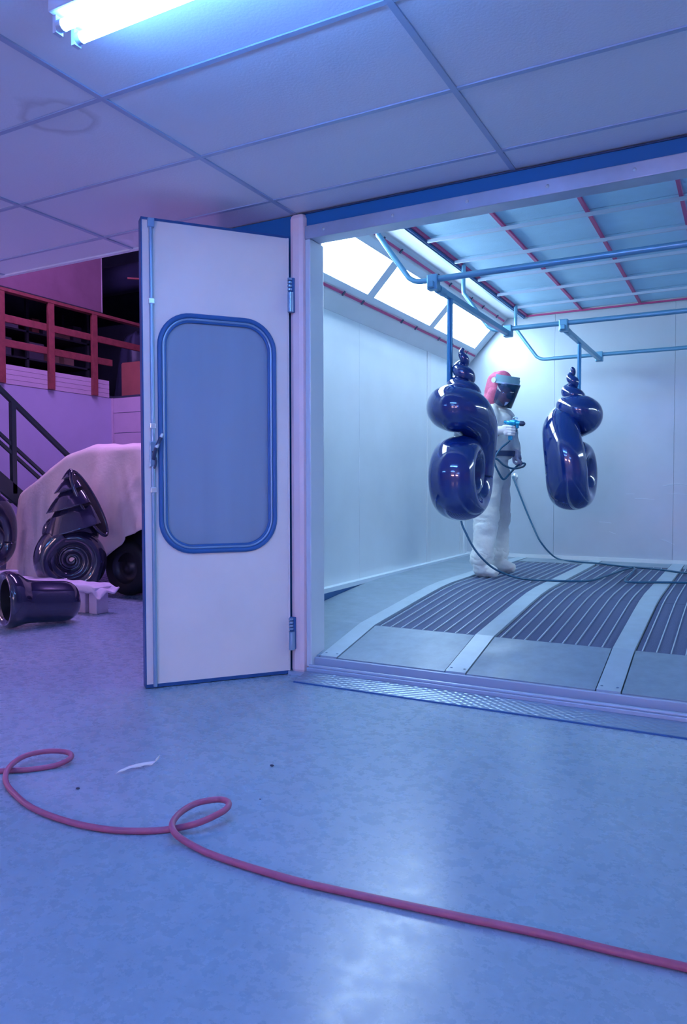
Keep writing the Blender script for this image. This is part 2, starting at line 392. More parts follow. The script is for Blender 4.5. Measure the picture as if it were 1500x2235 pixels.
for a, b in ((XW, -1.72), (-1.718, -.60), (-.598, .52), (.522, 1.64), (1.642, 2.76), (2.762, XWR)):
    obj('wall_panel', MB().box((a, YBK, 0), (b, YBK+.02, 2.95)), 'booth_panel_dim', bb)
obj('base_strip', MB().box((XW, YBK-.02, RZ-.05), (XWR, YBK, RZ+.035)), 'booth_white', bb)
obj('outer_skin', MB().box((XW-.1, YBK+.02, 0), (XWR+.1, YBK+.1, 2.95)), 'booth_seam', bb)
# scratches scraped into the back wall sheets
def scratch(x0, y0, x1, y1, bow, wd):
    p, q = at(x0, y0, 'Y', YBK-.001), at(x1, y1, 'Y', YBK-.001); m = (p+q)/2+Vector((0, 0, bow))
    obj('scratch', MB().tube(spline([p, m, q], 5), [.0004]+[wd]*9+[.0004], 5), 'ledge', bb)
scratch(1445, 1061, 1500, 1058, .012, .0025); scratch(1385, 1088, 1430, 1090, .002, .0015); scratch(1455, 1078, 1500, 1080, .004, .0015)
scratch(1308, 1139, 1335, 1142, .004, .0015); scratch(1330, 1160, 1345, 1166, 0, .0012); scratch(1440, 1176, 1475, 1190, .003, .0015)
scratch(1366, 1078, 1386, 1078, .001, .0012)

# front: blue fascia, steel header, pillar
fr = sroot('wall_booth_front', (-2.2, YF, 0))
obj('cheek_panel', MB().box((-2.76, YF+.0, 0), (-2.245, YF+.06, ZC)), 'fascia_blue', fr)
obj('fascia', MB().box((-2.245, YF, 2.478), (XR, YF+.06, ZC+.0)), 'fascia_blue', fr)
obj('fascia_lip', MB().box((-2.245, YF-.008, ZC-.006), (XR, YF, ZC)), 'gun_dark', fr)
hd = obj('header', MB().box((-2.15, YF-.02, 2.412), (XR, YF+.09, 2.484), bev=.004), 'galvanised', fr)
for x in (-2.03, -1.62, -1.22, -.83, -.45, -.05, .4): obj('rivet', MB().lathe([(.001, .008), (.006, .006), (.009, 0)], (x, YF-.02, 2.45), (0, -1, 0), 10), 'clip_steel', hd)
obj('upper_wall', MB().box((-2.15, YF+.07, 2.484), (XR, YF+.11, 2.95)), 'booth_white', fr)
obj('bay_skirt', MB().box((-2.76, YF+.04, ZC), (XR, YF+.10, 5.5)), 'dark_wall', fr)
obj('right_return', MB().box((3.05, YF, 0), (XR, YF+.06, 2.478)), 'fascia_blue', fr)
obj('post', MB().box((-2.245, YF-.035, 0), (-2.148, YF+.10, ZC), bev=.03), 'pillar_lit_paint', fr)
obj('jamb', MB().box((-2.148, YF-.02, .05), (-2.115, YF+.13, 2.412), bev=.006), 'booth_white', fr)
obj('jamb_inner', MB().box((XW, YF+.10, 0), (-2.13, YF+.13, 2.95)), 'booth_white', fr)
obj('post_foot', MB().box((-2.25, YF-.05, 0), (-2.12, YF+.02, .018)), 'sill_metal', fr)

# booth floor: ramped plates, strips, grates
bf = sroot('floor_booth', (-.4, 5.6, 0))
def ramp(mb, x0, x1, y0, y1, zo, th, bev=0):
    yy = [y0]+[y for y in BY+[4.3, 4.5, 4.7] if y0+1e-4 < y < y1-1e-4]+[y1]; yy.sort(); n = len(yy)
    vs = [(x, y, rz(y)+z) for y in yy for (x, z) in ((x0, zo), (x1, zo), (x1, zo-th), (x0, zo-th))]; fs = [[0, 1, 2, 3], [4*n-4, 4*n-3, 4*n-2, 4*n-1]]
    for i in range(n-1):
        for k in range(4): fs.append([4*i+k, 4*i+(k+1) % 4, 4*i+4+(k+1) % 4, 4*i+4+k])
    return mb.add(vs, fs)
Y0, YG, YK, YG2 = 3.60, 4.09, 5.24, 7.32
strips = [(-2.09, -1.985)]+[(-1.345+.747*k, -1.238+.747*k) for k in range(6)]
obj('base_slab', ramp(MB(), XW, XWR, Y0, YBK, -.035, .04), 'booth_seam', bf)
obj('side_plate', ramp(MB(), XW+.05, -2.095, Y0, YBK-.02, 0, .03), 'floor_plate', bf)
for a, b in strips: 
    s_ = obj('cover_strip', ramp(MB(), a, b, Y0, YBK-.02, .004, .03), 'strip_plate', bf)
    for x in (a+.018, b-.018): obj('screw', MB().lathe([(.001, .003), (.006, .002), (.007, 0)], (x, Y0+.04, rz(Y0+.04)+.004), seg=10), 'booth_seam', s_)
bays = [(strips[i][1], strips[i+1][0]) for i in range(6)]+[(strips[6][1], XWR)]
for a, b in bays:
    obj('front_plate', ramp(MB(), a+.006, b-.006, Y0, YG-.004, 0, .03), 'floor_plate', bf)
    obj('rear_plate', ramp(MB(), a+.006, b-.006, YG2+.004, YBK-.02, 0, .03), 'floor_plate', bf)
    for y0, y1 in ((YG, YK), (YK, YG2)):
        obj('grate_bed', ramp(MB(), a+.006, b-.006, y0+.003, y1-.003, -.010, .02), 'grate_bed', bf)
        n = 9
        for k in range(n):
            x = a+.012+(b-a-.024)*(k+.35)/n
            obj('grate_bar', ramp(MB(), x-.0024, x+.0024, y0+.004, y1-.004, -.001, .016), 'grate_bar', bf)
obj('ledge', MB().box((XW, 3.70, RZ-.012), (XW+.055, YBK-.02, RZ+.02)), 'ledge', bf)
obj('ledge_riser', MB().box((XW, 3.70, .03), (XW+.045, 5.5, RZ-.012)), 'gasket', bf)

# sill track and tread plate of the threshold
tr = sroot('trim_1', (-.4, 3.5, 0))
obj('tread_plate', MB().prism([(-2.13, 3.385, 0), (-2.13, 3.385, .006), (-2.13, 3.52, .034), (-2.13, 3.62, .034), (-2.13, 3.62, 0)], (5.16, 0, 0)), 'tread_plate', tr)
obj('plate_edge', MB().box((-2.13, 3.378, 0), (3.03, 3.386, .007)), 'gasket', tr)
obj('track', MB().box((-2.13, 3.515, .03), (3.03, 3.60, .052), bev=.004), 'sill_metal', tr)
obj('track_rail', MB().tube([(-2.12, 3.532, .058), (3.02, 3.532, .058)], .010, 12), 'sill_metal', tr)
obj('track_groove', MB().box((-2.12, 3.55, .05), (3.03, 3.566, .0535)), 'gasket', tr)
obj('track_lip', MB().box((-2.13, 3.580, .03), (3.03, 3.602, .098), bev=.003), 'sill_metal', tr)

# booth ceiling: filter panels in a red and pale grid
bc = sroot('ceiling_booth', (-.4, 5.6, 2.8))
fx = [-2.0+.545*k for k in range(10)]; fy = [3.86, 4.40, 4.97, 5.53, 6.10, 6.655, 7.21, 7.67]
obj('plenum', MB().box((XW-.1, 3.6, 2.95), (XWR+.1, YBK+.1, 3.0)), 'booth_seam', bc)
for i in range(9):
    for j in range(7):
        obj('filter_panel', MB().box((fx[i]+.008, fy[j]+.004, 2.812), (fx[i+1]-.008, fy[j+1]-.004, 2.84)), 'filter', bc)
for x in fx[:-1]: obj('red_bar', MB().box((x-.011, fy[0], 2.795), (x+.011, fy[-1], 2.815)), 'red_strip', bc)
for y in fy[1:-1]: obj('pale_bar', MB().box((fx[0], y-.009, 2.772), (fx[-1], y+.009, 2.794)), 'pale_strip', bc)
obj('red_edge', MB().box((fx[0], fy[-1]-.006, 2.785), (fx[-1], fy[-1]+.010, 2.80)), 'red_strip', bc)
obj('edge_angle', MB().box((fx[0]-.05, 3.70, 2.770), (fx[0]-.028, fy[-1]+.02, 2.80)), 'rod_steel', bc)
obj('edge_angle', MB().box((fx[0]-.026, 3.70, 2.776), (fx[0]-.014, fy[-1]+.02, 2.80)), 'gasket', bc)
obj('border_panel', MB().box((-2.21, 3.66, 2.80), (fx[0]-.012, YBK, 2.83)), 'booth_white', bc)
obj('border_panel', MB().box((fx[-1], 3.66, 2.80), (XWR-.45, YBK, 2.83)), 'booth_white', bc)
obj('border_panel', MB().box((fx[0]-.012, fy[-1]+.01, 2.80), (fx[-1], YBK, 2.83)), 'booth_white', bc)
obj('border_panel', MB().box((fx[0]-.012, 3.66, 2.80), (fx[-1], fy[0], 2.83)), 'booth_white', bc)

# ------------------------------------------------------------------ slanted light panels of the booth
def light_panel(side):
    # slant from (XW,2.325) up to (-2.21,2.80); mirrored for the right wall
    def S(u, y, d=0):                     # u: 0 at the wall fold, 1 at the ceiling; d towards the room
        x = XW+.45*u; z = 2.325+.475*u; nx, nz = .475/.654, -.45/.654
        p = Vector((x+nx*d, y, z+nz*d))
        if side > 0: p.x = XWR-(p.x-XW)
        return p
    root = thing('booth_light', 'long slanted booth light of three glowing panes %s' % ('above the wall behind the door' if side < 0 else 'above the wall opposite the open door'), 'light', S(0, 5.6))
    def slab(name, u0, u1, y0, y1, d0, d1, m, par=None):
        vs = [S(u, y, d) for d in (d0, d1) for (u, y) in ((u0, y0), (u1, y0), (u1, y1), (u0, y1))]
        fs = [[0, 1, 2, 3], [4, 5, 6, 7], [0, 1, 5, 4], [1, 2, 6, 5], [2, 3, 7, 6], [3, 0, 4, 7]]
        return obj(name, MB().add(vs, fs), m, par or root)
    slab('backing', 0, 1, 3.66, YBK, -.04, -.03, 'booth_white')
    slab('lower_panel', 0, .27, 3.66, YBK, -.03, 0, 'booth_white'); slab('upper_panel', .89, 1, 3.66, YBK, -.03, 0, 'booth_white')
    slab('lower_frame', .27, .345, 3.66, YBK-.02, -.03, .004, 'ledge'); slab('upper_frame', .80, .89, 3.66, YBK-.02, -.03, .004, 'ledge')
    ys = [(3.80, 5.03), (5.14, 6.27), (6.38, 7.53)]
    for a, b in ys: slab('light_pane', .345, .80, a, b, -.03, -.012, 'pane_glow')
    for a, b in ((3.66, 3.80), (5.03, 5.14), (6.27, 6.38), (7.53, YBK-.02)): slab('mullion', .345, .80, a, b, -.03, .004, 'ledge')
    for u, y0, y1 in ((.225, 3.68, YBK-.05), (.925, 3.68, YBK-.05)):
        s_ = slab('seal_strip', u, u+.028, y0, y1, 0, .012, 'red_strip')
        for y in [4.15, 4.72, 5.02, 5.75, 6.05, 6.60, 6.95, 7.4]: slab('clip', u-.01, u+.045, y-.008, y+.008, .012, .02, 'gun_dark', s_)
    return root
light_panel(-1); light_panel(1)

# ------------------------------------------------------------------ fluorescent fittings
def fitting(x, y, z, mtube, label, along='x', group='twin tube fittings of the workshop'):
    t = thing('fluorescent_light', label, 'light', (x, y, z), group)
    def T(a, b, c): return Vector((x+a, y+b, z+c)) if along == 'x' else Vector((x+b, y+a, z+c))
    obj('housing', MB().box(T(-.62, -.07, -.045), T(.62, .07, 0), bev=.006), 'lamp_white', t)
    for s in (-1, 1):
        tu = obj('tube', MB().cyl(T(-.585, s*.036, -.075), T(.585, s*.036, -.075), .017, seg=14), mtube, t)
        for e in (-1, 1):
            obj('end_cap', MB().cyl(T(e*.585, s*.036, -.075), T(e*.605, s*.036, -.075), .0185, seg=14), 'lamp_cap', tu)
            obj('socket', MB().box(T(e*.605, s*.036-.014, -.098), T(e*.62, s*.036+.014, -.04)), 'lamp_white', t)
    return t
fitting(-1.29, 1.70, ZC, 'tube_glow', 'twin tube fluorescent light glowing on the tiled ceiling')
k = 0
for x, y in ((-1.29, -.95), (-4.2, -.95), (1.6, -3.2)):
    fitting(x, y, ZC, 'tube_glow', 'twin tube fluorescent light on the workshop ceiling away from the tile stain')
for x, y in ((-6.6, 5.5), (-5.0, 5.6), (-3.6, 5.5)):
    t = fitting(x, y, 5.2, 'bay_tube_glow', 'rosy twin tube light hung high over the storage bay', group='bay lights')
    for s in (-.45, .45): obj('hanger', MB().cyl((x+s, y, 5.2), (x+s, y, 5.5), .004, seg=6), 'shelf_dark', t)

for xw, y, lab in ((XL, 2.2, 'added rosy fill tubes on the lavender wall by the stair top'), (XL, .4, 'added rosy fill tubes on the lavender wall far from the stair')):
    q = 1 if xw < 0 else -1      # added fill lamp, modelled as the same fitting turned onto a side wall
    t = thing('fill_light', lab, 'light', (xw, y, 1.70), 'added rosy fill lights')
    obj('housing', MB().box((xw+q*.045, y-.62, 1.63), (xw, y+.62, 1.77), bev=.006), 'lamp_white', t)
    for s in (-1, 1): obj('tube', MB().cyl((xw+q*.075, y-.585, 1.70+s*.036), (xw+q*.075, y+.585, 1.70+s*.036), .017, seg=14), 'side_fill_glow', t)
    for e in (-1, 1): obj('socket', MB().box((xw+q*.10, y+e*.585, 1.64), (xw+q*.04, y+e*.61, 1.76)), 'lamp_white', t)

for x in (-1.2, .9):  # fill lamps behind the camera, added to warm the door and post
    t = thing('fill_light', 'added warm fill tubes on the wall facing the booth opening', 'light', (x, YN, 1.70), 'added warm fill lights')
    obj('housing', MB().box((x-.62, YN, 1.63), (x+.62, YN+.045, 1.77), bev=.006), 'lamp_white', t)
    for s in (-1, 1): obj('tube', MB().cyl((x-.585, YN+.075, 1.70+s*.036), (x+.585, YN+.075, 1.70+s*.036), .017, seg=14), 'front_fill_glow', t)
    for e in (-1, 1): obj('socket', MB().box((x+e*.585, YN+.04, 1.64), (x+e*.61, YN+.10, 1.76)), 'lamp_white', t)

# ------------------------------------------------------------------ booth door standing open
HP = Vector((-2.243, 3.525, 0)); ED = Vector((-.62638, -.77952, 0)); DN = Vector((.77952, -.62638, 0))
def D(s, z, t=0): return HP+ED*s+Vector((0, 0, z))+DN*t
door = thing('booth_door', 'tall pale steel booth door swung open with a rounded window', 'door', D(.4, 0)); 
s0, s1, z0, z1 = .0, .79, .022, 2.425
ws0, ws1, wz0, wz1, wr = .088, .706, .714, 1.954, .165
def rrect(a, b, c, d, r, n=10):
    out = []
    for cx, cz, st in ((b-r, d-r, 0), (a+r, d-r, 90), (a+r, c+r, 180), (b-r, c+r, 270)):
        for i in range(n+1): t = R(st+90*i/n); out.append((cx+r*math.cos(t), cz+r*math.sin(t)))
    return out
inn = rrect(ws0, ws1, wz0, wz1, wr); cx, cz = (ws0+ws1)/2, (wz0+wz1)/2
def to_outer(p):
    n = 11; i = inn.index(p); c = i//n; f = (i % n)/(n-1); cor = [(s1, z1), (s0, z1), (s0, z0), (s1, z0)][c]
    # go round the corner of the panel: half of the fan on each side
    a = [(s1, p[1]), (p[0], z1), (s0, p[1]), (p[0], z0)][c]; b = [(p[0], z1), (s0, p[1]), (p[0], z0), (s1, p[1])][c]
    st, en = ((a[0]+(cor[0]-a[0])*0, a[1]), b)
    if f <= .5: q = (st[0]+(cor[0]-st[0])*f*2, st[1]+(cor[1]-st[1])*f*2)
    else: q = (cor[0]+(en[0]-cor[0])*(f-.5)*2, cor[1]+(en[1]-cor[1])*(f-.5)*2)
    return q
out = [to_outer(p) for p in inn]; n = len(inn); TH = .045
vs = []; fs = []
for t in (0, -TH): vs += [D(a, b, t) for a, b in out]+[D(a, b, t) for a, b in inn]
for i in range(n):
    j = (i+1) % n
    fs += [[i, j, n+j, n+i], [2*n+i, 2*n+j, 3*n+j, 3*n+i], [n+i, n+j, 3*n+j, 3*n+i]]
mbd = MB().add(vs, fs)
obj('panel', mbd, 'door_lit_paint', door)
def frame(name, grow0, grow1, t0, t1, m, par):      # ring round the window
    A = rrect(ws0-grow0, ws1+grow0, wz0-grow0, wz1+grow0, wr+grow0); B = rrect(ws0-grow1, ws1+grow1, wz0-grow1, wz1+grow1, wr+grow1); nn = len(A)
    vs = [D(*p, t0) for p in A]+[D(*p, t1) for p in A]+[D(*p, t1) for p in B]+[D(*p, t0) for p in B]; fs = []
    for i in range(nn):
        j = (i+1) % nn
        for a in range(4): b = (a+1) % 4; fs.append([a*nn+i, a*nn+j, b*nn+j, b*nn+i])
    return obj(name, MB().add(vs, fs, False), m, par)
def ring_tube(name, grow, t, r, m, par):
    A = rrect(ws0-grow, ws1+grow, wz0-grow, wz1+grow, wr+grow); pts = [D(*p, t) for p in A]
    return obj(name, MB().tube(pts+[pts[0], pts[1]], r, 10, caps=False), m, par)
gk = ring_tube('window_gasket', .001, .004, .013, 'gasket', door)
ring_tube('filler_strip', -.017, .002, .007, 'rod_steel', gk)
ring_tube('inner_lip', -.026, -.006, .009, 'gasket', gk)
gl = [(a, b) for a, b in rrect(ws0+.005, ws1-.005, wz0+.005, wz1-.005, wr-.005)]
obj('window_pane', MB().prism([D(a, b, -.014) for a, b in gl], DN*-.006), 'misted_glass', door)
def dbox(name, a, b, c, d, t0, t1, m, par, bev=0.):
    M = Matrix((ED, Vector((0, 0, 1)), DN)).transposed().to_4x4(); M.translation = HP
    return obj(name, MB().box((a, c, t0), (b, d, t1), M, bev), m, par)
dbox('edge_strip', s1, s1+.006, z0-.006, z1+.012, -TH-.03, .002, 'door_edge', door)
dbox('outer_skin', s0, s1, z0-.01, z1+.008, -TH-.03, -TH, 'door_edge', door) if False else None
# outer skin with its own window opening
vs2 = []
for t in (-TH, -TH-.03): vs2 += [D(a, b, t) for a, b in out]+[D(a, b, t) for a, b in inn]
obj('outer_skin', MB().add(vs2, fs), 'door_edge', door)
dbox('top_cap', s0, s1+.006, z1, z1+.012, -TH-.03, .004, 'door_edge', door)
dbox('bottom_seal', s0, s1+.006, .004, z0, -TH-.03, .002, 'door_edge', door)
lk = obj('lock_rod', MB().tube([D(.747, .012, .012), D(.747, 2.418, .012)], .011, 12), 'rod_steel', door)
dbox('rod_guide', .730, .764, 2.385, 2.43, 0, .028, 'rod_steel', lk, .003)
for z in (2.01, 1.371, 1.04): dbox('rod_clip', .732, .762, z-.014, z+.014, 0, .026, 'clip_steel', lk, .003)
dbox('lock_case', .728, .766, 1.16, 1.29, 0, .024, 'rod_steel', door, .004)
hn = obj('handle', MB().tube(spline([D(.745, 1.20, .025), D(.744, 1.225, .045), D(.735, 1.26, .052), D(.712, 1.31, .05)], 6), [.010]*19, 10), 'gun_dark', door)
obj('handle_grip', MB().capsule(D(.735, 1.26, .053), .010, D(.706, 1.325, .05), .008, 10), 'clip_steel', hn)
obj('latch_hook', MB().tube(spline([D(.75, 1.24, .03), D(.735, 1.19, .035), D(.745, 1.15, .03)], 5), .006, 8), 'gun_dark', door)
dbox('edge_bead', .0, .010, z0, z1, 0, .006, 'door_lit_paint', door)
for za, zb in ((2.015, 2.205), (.145, .325)):
    c = Vector((-2.204, 3.518, 0))
    h_ = obj('hinge', MB().box(c+Vector((-.036, -.004, za)), c+Vector((.0, .012, zb)), bev=.003), 'gasket', door)
    obj('hinge_barrel', MB().cyl(c+Vector((-.012, -.016, za)), c+Vector((-.012, -.016, za+(zb-za)*.56)), .017, seg=14), 'rod_steel', h_)
    for q in (.62, .72, .82, .92): obj('hinge_ring', MB().cyl(c+Vector((-.018, -.014, za+(zb-za)*q)), c+Vector((-.018, -.014, za+(zb-za)*(q+.06))), .013, seg=12), 'rod_steel', h_)

# ------------------------------------------------------------------ overhead hanging rails
PZ = 2.262
for yy, lab in ((4.12, 'long blue-grey overhead pipe just inside the booth header'), (5.68, 'middle overhead pipe carrying both cross bars'), (7.20, 'rear overhead pipe close to the booth back wall')):
    pts = [(-1.98, yy, 2.80), (-1.98, yy, 2.60), (-1.955, yy, 2.545), (-1.80, yy, 2.325), (-1.765, yy, 2.285), (-1.71, yy, PZ), (-1.60, yy, PZ)]
    root = thing('overhead_rail', lab, 'pipe', (-.4, yy, PZ))
    obj('bent_end', MB().tube(spline(pts, 6), .016, 14), 'pipe_blue', root)
    obj('pipe', MB().tube([(-1.62, yy, PZ), (2.53, yy, PZ)], .018, 14), 'pipe_blue', root)
    obj('bent_end', MB().tube(spline([(.905-p[0], p[1], p[2]) for p in pts][:-1]+[(2.52, yy, PZ)], 6), .016, 14), 'pipe_blue', root)
def cross_bar(x, y0, y1, lab):
    t = thing('cross_bar', lab, 'bar', (x, (y0+y1)/2, PZ-.05))
    obj('bar', MB().box((x-.018, y0-.06, PZ-.055), (x+.018, y1+.06, PZ-.020), bev=.004), 'pipe_blue', t)
    for y in (y0, y1):
        obj('clamp', MB().box((x-.032, y-.03, PZ-.062), (x+.032, y+.03, PZ+.026), bev=.006), 'pipe_blue', t)
    obj('shackle', MB().cyl((x, y0+.07, PZ-.038), (x, y0+.16, PZ-.038), .026, seg=14), 'pipe_blue', t)
cross_bar(-1.62, 4.12, 5.68, 'square cross bar between the front and middle overhead pipes')
cross_bar(-1.20, 5.68, 7.20, 'square cross bar between the middle and rear overhead pipes')

# ------------------------------------------------------------------ shell sculptures
def shell_path(scale, c, ang, hand=1):
    """planispiral coil that climbs out of its disc and winds up as a pointed spire; local x = coil axis, y = away, z = up"""
    tt = [0, .25, .5, .75, 1, 1.25, 1.5, 2, 2.5, 3, 3.5]; kk = [1, .985, .95, .87, .70, .57, .47, .31, .20, .13, .085]
    ro = .190; pts = []; ra = []; rb = []; N = 170
    for i in range(N):
        t = 3.5*(1-i/N); k = sum(float(np.interp(max(0, t+d), tt, kk)) for d in (-.12, -.06, 0, .06, .12))/5; th = -t*2*math.pi
        pts.append(Vector((0, ro*k*math.cos(th), ro*k*math.sin(th)))); ra.append(.150*k**.75); rb.append(.096*k)
    key = [(0, .190, 0, .150, .096), (.015, .190, .12, .147, .100), (.042, .158, .24, .140, .110), (.065, .085, .33, .136, .124), (.050, -.02, .388, .138, .136), (-.015, -.065, .41, .148, .146), (-.075, -.025, .425, .136, .136)]
    for j in range(1, 33):      # spire: a tightening helix
        u = j/32; Rt = .104*(1-u)**.9+.022; ph = R(190)-u*3.1*2*math.pi; f_ = max(0, 1-u*5)
        q_ = .42*Rt*(1-u)**.25; key.append((q_*math.cos(ph)-.03*f_+.008*(1-f_), q_*math.sin(ph), .435+.338*u**.92, .64*Rt+.05*f_, .64*Rt+.05*f_))
    kp = spline([Vector(k[:3]) for k in key], 9); kr = spline([Vector((k[3], k[4], 0)) for k in key], 9)
    pts += kp; ra += [v.x for v in kr]; rb += [v.y for v in kr]
    Rz = Matrix.Rotation(ang, 3, 'Z')
    return [Vector(c)+(Rz @ Vector((hand*p.x, p.y, p.z)))*scale for p in pts], [r*scale for r in ra], [r*scale for r in rb], Rz @ Vector((1, 0, 0))
def shell(name, material, label, group, **kw):
    p, r, r2, n0 = shell_path(**kw)
    mb = MB().tube(p, r, 40, rad2=r2, n0=n0); mb.sphere(p[-1], r[-1], seg=14, rings=8)
    return tag(obj(name, mb, material), label, 'sculpture', group)
S1C = at(1006, 1038, 'Y', 4.40+.02); S2C = at(1250, 1032, 'Y', 6.28)
shell('shell_sculpture', 'shell_blue', 'glossy cobalt shell sculpture hanging between the door and the painter, bulb facing out', None, scale=1.0, c=(S1C.x, S1C.y, S1C.z), ang=YAW+R(-27))
shell('shell_sculpture', 'shell_blue', 'glossy cobalt shell sculpture the painter aims at, twisted spire and bulb to one side', None, scale=1.1, c=(S2C.x, S2C.y, S2C.z), ang=YAW+R(180-30))
tag(obj('hanging_rod', MB().cyl((-1.62, 4.395, PZ-.05), (-1.62, 4.395, 1.66), .018, seg=14), 'rod_blue'), 'straight rod holding the cobalt shell with the bulb facing out', 'rod')
tag(obj('hanging_rod', MB().cyl((-1.20, 6.27, PZ-.05), (-1.20, 6.27, 1.80), .016, seg=14), 'rod_blue'), 'straight rod holding the cobalt shell the painter aims at', 'rod')

# ------------------------------------------------------------------ storage bay: mezzanine edge, railing, shelves
XM = XL
mz = sroot('floor_mezzanine', (XM-1, 6, 2.29))
obj('deck', MB().box((-12, YN, 2.20), (XM-.10, YB+2, 2.34)), 'dark_wall', mz)
obj('deck', MB().box((XM-.1, YB+.14, 2.20), (-2.75, YB+2, 2.34)), 'dark_wall', mz)
za = [2.292, 2.35, 2.41, 2.47, 2.528]
for a, b in zip(za[:-1], za[1:]): obj('siding_board', MB().box((XM-.05, 2.5, a+.003), (XM+.006, YB-.05, b), bev=.002), 'siding', mz)
obj('kick_back', MB().box((XM-.10, 2.5, 2.292), (XM-.05, YB-.05, 2.52)), 'dark_wall', mz)
rl = thing('railing', 'orange timber railing of posts and three rails along the mezzanine edge', 'railing', (XM+.03, 6, 2.29))
for y in (4.48, 5.2, 5.93, 6.655, 7.375): obj('post', MB().box((XM+.006, y-.045, 2.295), (XM+.05, y+.045, 3.40), bev=.004), 'railing_orange', rl)
obj('top_rail', MB().box((XM-.04, 4.2, 3.385), (XM+.055, YB+.85, 3.425), bev=.004), 'railing_orange', rl)
for z, ye in ((3.08, YB+.65), (2.785, YB+.02)): obj('rail', MB().box((XM-.03, 4.2, z-.045), (XM+.004, ye, z+.045), bev=.004), 'railing_orange', rl)
pnl = thing('bulkhead_board', 'large pinkish board hung above the orange mezzanine railing', 'board', (-8.3, 7, 3.585))
obj('board', MB().box((-8.32, 3.5, 3.585), (-8.28, 7.955, 4.9)), 'pink_panel', pnl)
obj('edge_trim', MB().box((-8.325, 7.955, 3.58), (-8.275, 7.968, 4.9)), 'panel_edge', pnl)
obj('bottom_trim', MB().box((-8.325, 3.5, 3.572), (-8.275, 7.968, 3.585)), 'shelf_dark', pnl)
for y in (4.2, 6.0, 7.6): obj('hanger', MB().cyl((-8.3, y, 4.9), (-8.3, y, 5.5), .006, seg=6), 'shelf_dark', pnl)
# shelving on the deck
sh = thing('shelving', 'dark storage shelving behind the mezzanine railing', 'shelf', (-9.2, 6.3, 2.34))
for y in (4.6, 5.9, 7.2, 8.3):
    for x in (-9.5, -8.95): obj('upright', MB().box((x-.02, y-.02, 2.34), (x+.02, y+.02, 3.75)), 'shelf_dark', sh)
SHZ = (2.42, 2.86, 3.24)
for z in SHZ: obj('shelf_board', MB().box((-9.52, 4.58, z-.015), (-8.93, 8.32, z+.010)), 'shelf_dark', sh)
rnd = random.Random(3)
desc = {'carton_a': 'brown', 'carton_b': 'pale lavender', 'carton_c': 'dark grey', 'carton_d': 'rusty red'}
for zi, z in enumerate(SHZ):
    y = 5.95+rnd.random()*.1; n_ = 0
    while y < 8.1:
        wd = rnd.uniform(.12, .34); ht = rnd.uniform(.12, .33); m = rnd.choice(list(desc)); ld = rnd.uniform(.25, .42)
        if abs(y+wd/2-7.2) < wd/2+.03: y += .08; continue
        if y+wd > 8.25: break
        t = thing('storage_box', '%s box stored on the %s board of the mezzanine shelving' % (desc[m], ('lowest', 'middle', 'upper')[zi]), 'box', (-9.2, y+wd/2, z+.010), 'boxes on the mezzanine shelving')
        obj('carton', MB().box((-8.97-ld, y, z+.010), (-8.97, y+wd, z+.010+ht), bev=.004), m, t)
        obj('lid', MB().box((-8.965-ld-.005, y-.003, z+.010+ht-.04), (-8.965, y+wd+.003, z+.010+ht+.004), bev=.003), m, t)
        y += wd+rnd.uniform(.02, .09)
# tarpaulin heap and a red carton at the corner of the deck
def heap(name, c, size, m, label, cat, seed, amp=.12):
    mb = MB(); n1, n2 = 28, 40; rows = []
    for i in range(n1+1):
        th = math.pi/2*i/n1; row = []
        for k in range(n2+1):
            ph = 2*math.pi*k/n2; p = Vector((math.sin(th)**.7*math.cos(ph), math.sin(th)**.7*math.sin(ph), math.cos(th)))
            nn = noise.noise(Vector((math.cos(ph)*1.6+seed, math.sin(ph)*1.6, p.z*1.4)))+.5*noise.noise(Vector((math.cos(ph)*5+seed, math.sin(ph)*5, p.z*1.1)))
            q = 1+amp*nn*2; row.append(Vector(c)+Vector((p.x*size[0]*q, p.y*size[1]*q, p.z*size[2]*(1+amp*nn))))
        rows.append(row)
    mb.grid(rows); return tag(obj(name, mb, m), label, cat)
heap('tarpaulin_heap', (-8.32, 8.75, 2.345), (.36, .34, 1.02), 'tarp', 'dark crumpled tarpaulin heaped at the end of the railing', 'tarpaulin', 2.1)
heap('tarpaulin_heap', (-7.45, 9.12, 2.345), (.38, .36, 1.2), 'tarp', 'tall dark sheeting piled behind the red carton', 'tarpaulin', 5.3)
t = thing('red_carton', 'red carton standing on the mezzanine deck beside the tarpaulin', 'box', (-7.6, 8.1, 2.34))
obj('carton', MB().box((-7.93, 7.98, 2.342), (-7.25, 8.36, 2.82), bev=.006), 'carton_d', t)
obj('flap', MB().box((-7.92, 7.99, 2.82), (-7.6, 8.35, 2.832)), 'carton_d', t)
tag(obj('roof_duct', MB().tube([(-9.6, 8.9, 4.35), (-5, 8.9, 4.35)], .22, 18), 'tarp'), 'dark round duct under the roof behind the hanging board', 'duct')
tag(obj('roof_pipe', MB().tube([(-8.0, 8.2, 4.1), (-7.2, 8.55, 4.02), (-6.0, 8.55, 4.0)], .015, 8), 'carton_d'), 'thin reddish pipe under the roof behind the open door', 'pipe')

